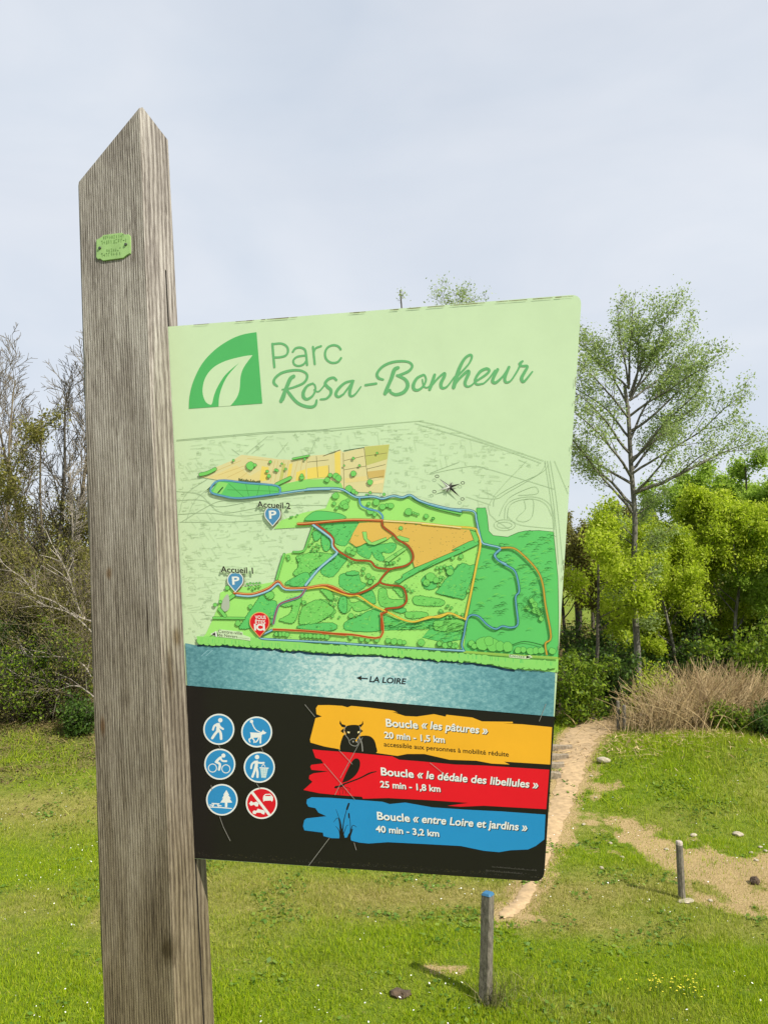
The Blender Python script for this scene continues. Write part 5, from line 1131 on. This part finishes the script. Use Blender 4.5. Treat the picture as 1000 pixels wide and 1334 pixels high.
# ---- far wood closing the view
def far_wood():
    rs = np.random.RandomState(9); n = 150000; out = ([], []); C = []
    xs = rs.uniform(-34, 34, 230); ys = rs.uniform(27, 44, 230)
    for x, y in zip(xs, ys):
        h = rs.uniform(4.0, 6.2) * (1.1 if x < -6 else 1.0); z = gz(x, y); tube(out, [(x, y, z - .2), (x + rs.randn() * .15, y, z + h * .5), (x + rs.randn() * .4, y, z + h)], [.09, .07, .02], 4)
        for k in range(4):
            a = rs.rand() * 6.28; hh = h * rs.uniform(.35, .8); tube(out, [(x, y, z + hh), (x + math.cos(a) * .7, y + math.sin(a) * .7, z + hh + .7), (x + math.cos(a) * 1.2, y + math.sin(a) * 1.2, z + hh + 1.5)], [.035, .02, .006], 3)
        m = n // 230; k1 = int(m * .72); q = rs.randn(m, 3); q /= np.linalg.norm(q, axis=1)[:, None]; q *= rs.rand(m, 1) ** .45; q *= .75 + .5 * np.sin(q[:, :1] * 7 + x) * np.cos(q[:, 1:2] * 6 + y)
        c = q * np.array([1.7, 1.7, h * .36]) + np.array([x, y, z + h * .68]); c[k1:] = q[k1:] * np.array([1.9, 1.6, .8]) + np.array([x + rs.randn() * .8, y, z + .75]); c[:, 2] = np.maximum(c[:, 2], z + .05); C.append(c)
    C = np.concatenate(C); n = len(C); s = .15 * (.6 + .8 * rs.rand(n)); a = rs.randn(n, 3); a /= np.linalg.norm(a, axis=1)[:, None]; b = np.cross(a, rs.randn(n, 3)); b /= np.linalg.norm(b, axis=1)[:, None]
    A = a * (s / 2)[:, None]; Bv = b * (s * .3)[:, None]; lv = np.stack([C - A, C + Bv, C + A, C - Bv], 1).reshape(-1, 3)
    tv_ = np.concatenate(out[0]); V = np.concatenate([tv_, lv]); F = np.concatenate([np.concatenate(out[1]), np.arange(4 * n).reshape(-1, 4) + len(tv_)])
    me = np_mesh("far_wood", V, F, 4); me.materials.append(BARK_DARK); me.materials.append(L_BROWN); me.materials.append(L_GREEN)
    k = len(F) - n; mi = np.zeros(len(F), dtype=np.int32); mi[k:] = np.where(rs.rand(n) < .62, 1, 2); me.polygons.foreach_set("material_index", mi)
    tag(link("far_wood", me), kind='stuff')
far_wood()

# ---- leaf litter and dead stalks on the left bank, daisies in the turf
def flakes(name, n, region, size, seed, mat, dens, up=.02, tall=False):
    rs = np.random.RandomState(seed); x = rs.uniform(region[0], region[1], n); y = rs.uniform(region[2], region[3], n); k = rs.rand(n) < dens(x, y); x, y = x[k], y[k]; n = len(x)
    z = H(x, y) + up * rs.rand(n) + .004; C = np.stack([x, y, z], 1); s = size * (.5 + rs.rand(n)); a = rs.randn(n, 3) * np.array([1, 1, .35]); a /= np.linalg.norm(a, axis=1)[:, None]; b = np.cross(a, np.array([0, 0, 1.0]) + rs.randn(n, 3) * .4); b /= np.linalg.norm(b, axis=1)[:, None]
    A = a * (s / 2)[:, None]; Bv = b * (s * (.04 if tall else .33))[:, None]
    return tag(link(name, np_mesh(name, np.stack([C - A, C + Bv, C + A, C - Bv], 1).reshape(-1, 3), np.arange(4 * n).reshape(-1, 4), 4), None, (mat,)), kind='stuff')
LITTER = leaf_mat("litter", [(.07, .055, .022, 1), (.15, .115, .045, 1), (.22, .17, .075, 1), (.13, .085, .035, 1), (.09, .12, .02, 1), (.12, .17, .02, 1)], .05, .9)
flakes("leaf_litter", 80000, (-14, 2, 13.0, 21), .045, 71, LITTER, lambda x, y: np.clip(litter_mask(x, y) * .9 + .12 * (x < -4), 0, 1), .05)
flakes("dead_stalks", 7000, (-14, -4, 14, 19), .20, 72, LITTER, lambda x, y: np.clip(litter_mask(x, y) * .6 + .06, 0, 1), .12, True)
flakes("bank_litter", 12000, (2.5, 11, 14, 19), .16, 74, CANE, lambda x, y: np.clip(1.1 * gauss(x, y, 6.3, 15.9, 2.0, .9) + .5 * gauss(x, y, 4.9, 15.4, .8, .6), 0, 1), .06, True)
flakes("clover_weeds", 60000, (-8, 9, 6.4, 15), .05, 75, leaf_mat("clover", [(.05, .12, .012, 1), (.11, .20, .02, 1), (.20, .28, .04, 1)], .3), lambda x, y: np.clip((fbm(x * 1.6 + 11, y * 1.6, 4) - .5) * 5, 0, .9) * (sand_mask(x, y) < .4), .035)
flakes("daisies", 5200, (-7, 8, 6.6, 14), .019, 73, simple_mat("daisy_white", (.8, .8, .74, 1), .7, .05), lambda x, y: np.clip((fbm(x * .7, y * .7) - .42) * 2.2, 0, .5), .06)

# ================================================================== small things in the meadow
def lathe_post(name, label, px, py_base, py_top, wpx, lean, seed, cap_mat, cat="post", group=None, cap=.07, square=False, cap_name="painted_top"):
    b = on_ground(px, py_base); Y = b[1]; rng = random.Random(seed); hgt = (py_base - py_top) / 1000 * Y * 1.01; r = wpx / 2000 * Y * 1.05
    e = empty(name, tuple(b), label, cat, group); n = 10
    def ringp(z, k=1.0):
        if square:
            q = r * k * .8; c = [(q, -q * .8), (q, q * .8), (q * .8, q), (-q * .8, q), (-q, q * .8), (-q, -q * .8), (-q * .8, -q), (0, -q), (q * .5, -q), (q * .8, -q)]; a = -.62
            return [(x * math.cos(a) - y * math.sin(a) + lean * z, x * math.sin(a) + y * math.cos(a), z) for x, y in c]
        return [(r * k * math.cos(2 * math.pi * i / n + .3) * (1 + .05 * math.sin(i * 2.3)) + lean * z, r * k * math.sin(2 * math.pi * i / n + .3) * (1 + .06 * math.cos(i * 1.7)), z) for i in range(n)]
    def solid(zs, mat, nm):
        V = []; 
        for z, k in zs: V += ringp(z, k)
        F = [(a * n + i, a * n + (i + 1) % n, (a + 1) * n + (i + 1) % n, (a + 1) * n + i) for a in range(len(zs) - 1) for i in range(n)] + [tuple((len(zs) - 1) * n + i for i in range(n)), tuple(reversed(range(n)))]
        me = bpy.data.meshes.new(nm); me.from_pydata(V, [], F); link(nm, me, e, (mat,))
    hs = hgt - cap
    solid([(-.25, 1.02)] + [(hs * i / 6, 1 + rng.gauss(0, .02)) for i in range(7)], POSTW, "shaft"); solid([(hs + .001, 1.005), (hgt - .02, .98), (hgt - .004, .82), (hgt, .5)], cap_mat, cap_name)
    return e
POSTW = bark_mat("post_wood", (.065, .055, .04, 1), (.21, .185, .145, 1), 40)
lathe_post("marker_post", "grey wooden marker post with blue painted tip standing in the near grass", 632, 1308, 1177, 15.5, .035, 1, simple_mat("blue_paint", rgb(60, 126, 168, .6), .6, .12, 50), group="marker posts in the meadow", cap=.024, square=True)
lathe_post("marker_post", "brown wooden marker post with pale top beside the sandy scrape", 888, 1172, 1102, 8, -.02, 2, simple_mat("pale_paint", (.40, .34, .29, 1), .7, .1, 50), group="marker posts in the meadow", cap=.05)
for px, pt, lb in ((805, 915, "taller thin stake beside the path's bend, left one of the pair"), (813, 920, "shorter thin stake beside the path's bend, nearer the poplar")):
    lathe_post("wooden_stake", lb, px, 952, pt, 4, .01, px, POSTW, "stake", "stakes at the path bend", .03, cap_name="cut_top")
STONE = simple_mat("stone", (.37, .32, .235, 1), .9, .25, 9, .6); SOIL = simple_mat("dark_soil", (.075, .05, .03, 1), .95, .4, 30, .8)
def lump(name, label, px, py, sx, sy, sz, seed, mat, cat, group=None, sink=.3, rough=.45):
    b = on_ground(px, py); rs = np.random.RandomState(seed); bm = bmesh.new(); bmesh.ops.create_icosphere(bm, subdivisions=3, radius=1)
    for v in bm.verts:
        c = v.co; k = 1 + rough * 1.3 * (float(fbm(c.x * 1.6 + seed * 3, c.y * 1.6 + c.z * 1.3 + seed, 3)) - .45); v.co = Vector((c.x * sx * k, c.y * sy * k, c.z * sz * k + sz * (1 - sink)))
    me = bpy.data.meshes.new(name); bm.to_mesh(me); bm.free(); o = link(name, me, None, (mat,)); o.location = b; o.rotation_euler = (0, 0, rs.rand() * 6.28)
    return tag(o, label, cat, group)
lump("flat_stone", "flat pale stone slab at the foot of the brown marker post", 893, 1175, .11, .07, .015, 3, STONE, "stone")
lump("molehill", "small brown molehill in the near grass left of the blue-tipped post", 524, 1297, .11, .09, .05, 4, SOIL, "molehill", None, .75, 1.3)
lump("dark_lump", "dark lump in place of a hole-like spot on the sandy scrape near the right edge", 984, 1152, .075, .06, .05, 5, SOIL, "earth clod", None, .4, 1.0)  # dark lump added where the scrape has a dark hole-like spot
lump("stone", "largest pale stone on the bank beside the path bend", 786, 994, .13, .085, .06, 6, STONE, "stone")
lump("stone", "pale stone lying alone on the grassy bank above the brown post", 903, 1090, .06, .04, .025, 7, STONE, "stone")
lump("stone", "tan stone on the grassy bank to the right, above the sandy scrape", 961, 1089, .085, .055, .035, 8, STONE, "stone")
for i, (px, py) in enumerate(((978, 1112), (990, 1105), (997, 1110), (985, 1122), (868, 1108), (795, 1100), (810, 1118), (770, 1012), (776, 1040), (925, 1175), (760, 1075), (783, 1132))):
    lump("pebble", "small pale pebble lying in thin grass around the sandy scrape", px, py, .034, .027, .016, 20 + i, STONE, "stone", "pebbles around the sandy scrape")
LOG = bark_mat("step_wood", (.13, .10, .065, 1), (.33, .27, .19, 1), 25)
for i, (px, py, lb) in enumerate(((716, 978, "topmost wooden step at the panel's right edge, beside the path"), (713, 990, "second wooden step from the top beside the path"), (711, 1001, "third wooden step from the top beside the path"), (709, 1014, "lowest wooden step in view beside the path"))):
    b = on_ground(px - 14, py); L = 1.35 - .12 * i; bm = bmesh.new(); bmesh.ops.create_cube(bm, size=1); bmesh.ops.scale(bm, verts=bm.verts, vec=(L, .16, .17)); bmesh.ops.subdivide_edges(bm, edges=[e for e in bm.edges if abs((e.verts[0].co - e.verts[1].co).x) > .5], cuts=6)
    rng = random.Random(i)
    for v in bm.verts: v.co += Vector((rng.gauss(0, .006), rng.gauss(0, .008), rng.gauss(0, .008)))
    bmesh.ops.bevel(bm, geom=list(bm.edges), offset=.012, segments=1, affect='EDGES'); me = bpy.data.meshes.new("wooden_step"); bm.to_mesh(me); bm.free()
    o = link("wooden_step", me, None, (LOG,)); o.location = b + np.array([0, 0, .03]); o.rotation_euler = (0, 0, -.06); tag(o, lb, "step", "wooden steps beside the path")
def clump(name, label, px, py, n, h, spread, mat, seed, cat="grass tuft"):
    rng = random.Random(seed); b = on_ground(px, py); out = ([], [])
    for i in range(n):
        a = rng.uniform(0, 6.28); l = abs(rng.gauss(0, .5)); x, y = rng.gauss(0, spread), rng.gauss(0, spread); L = h * rng.uniform(.4, 1.1); d = unit(np.array([math.cos(a) * l, math.sin(a) * l, 1])); p = np.array([x, y, gz(b[0] + x, b[1] + y) - b[2] - .01])
        tube(out, [p, p + d * L * .5, p + d * L + np.array([math.cos(a), math.sin(a), -.5]) * L * .16 * l], [.003, .0024, .0008], 3)
    return out, b
TUFT = leaf_mat("tuft_grass", [(.13, .17, .03, 1), (.24, .24, .08, 1), (.40, .35, .19, 1)], .3)
for px, py, n, h, sp_, lb in ((640, 1310, 110, .30, .08, "tuft of long pale grass round the foot of the blue-tipped post"), (690, 1300, 80, .16, .16, "low wispy grass tuft right of the blue-tipped post")):
    out, b = clump("grass_tuft", lb, px, py, n, h, sp_, TUFT, px); o = link("grass_tuft", tube_mesh("grass_tuft", out), None, (TUFT,)); o.location = b; tag(o, lb, "grass tuft", "grass tufts at the near post")
YEL = simple_mat("petal_yellow", (.60, .52, .03, 1), .6, .12, 90); STEM = simple_mat("flower_stem", (.12, .2, .02, 1), .6, .1, 60)
for px, py, n, sp_, lb in ((884, 1300, 40, .13, "dense clump of small yellow flowers in the near grass"), (846, 1296, 18, .13, "sparser yellow flowers to the left of the dense clump")):
    rng = random.Random(px); b = on_ground(px, py); e = empty("yellow_flowers", tuple(b), lb, "flowers", "yellow flowers in the near grass"); out = ([], []); pv = []; pf = []
    for i in range(n):
        x, y = rng.gauss(0, sp_), rng.gauss(0, sp_ * .7); z = gz(b[0] + x, b[1] + y) - b[2]; h = rng.uniform(.09, .17); tube(out, [(x, y, z), (x + rng.gauss(0, .01), y, z + h * .6), (x, y, z + h)], [.003, .0025, .002], 3)
        for q in range(5):
            a = q * 1.2566 + rng.random() * .4; r_ = rng.uniform(.006, .012); k = len(pv); c = np.array([x, y, z + h]); u = np.array([math.cos(a), math.sin(a), .25]) * r_; v = np.array([-math.sin(a), math.cos(a), 0]) * r_ * .5
            pv += [tuple(c), tuple(c + u * .6 + v), tuple(c + u), tuple(c + u * .6 - v)]; pf.append((k, k + 1, k + 2, k + 3))
    link("stems", tube_mesh("stems", out), e, (STEM,)); link("petals", np_mesh("petals", pv, pf, 4), e, (YEL,))
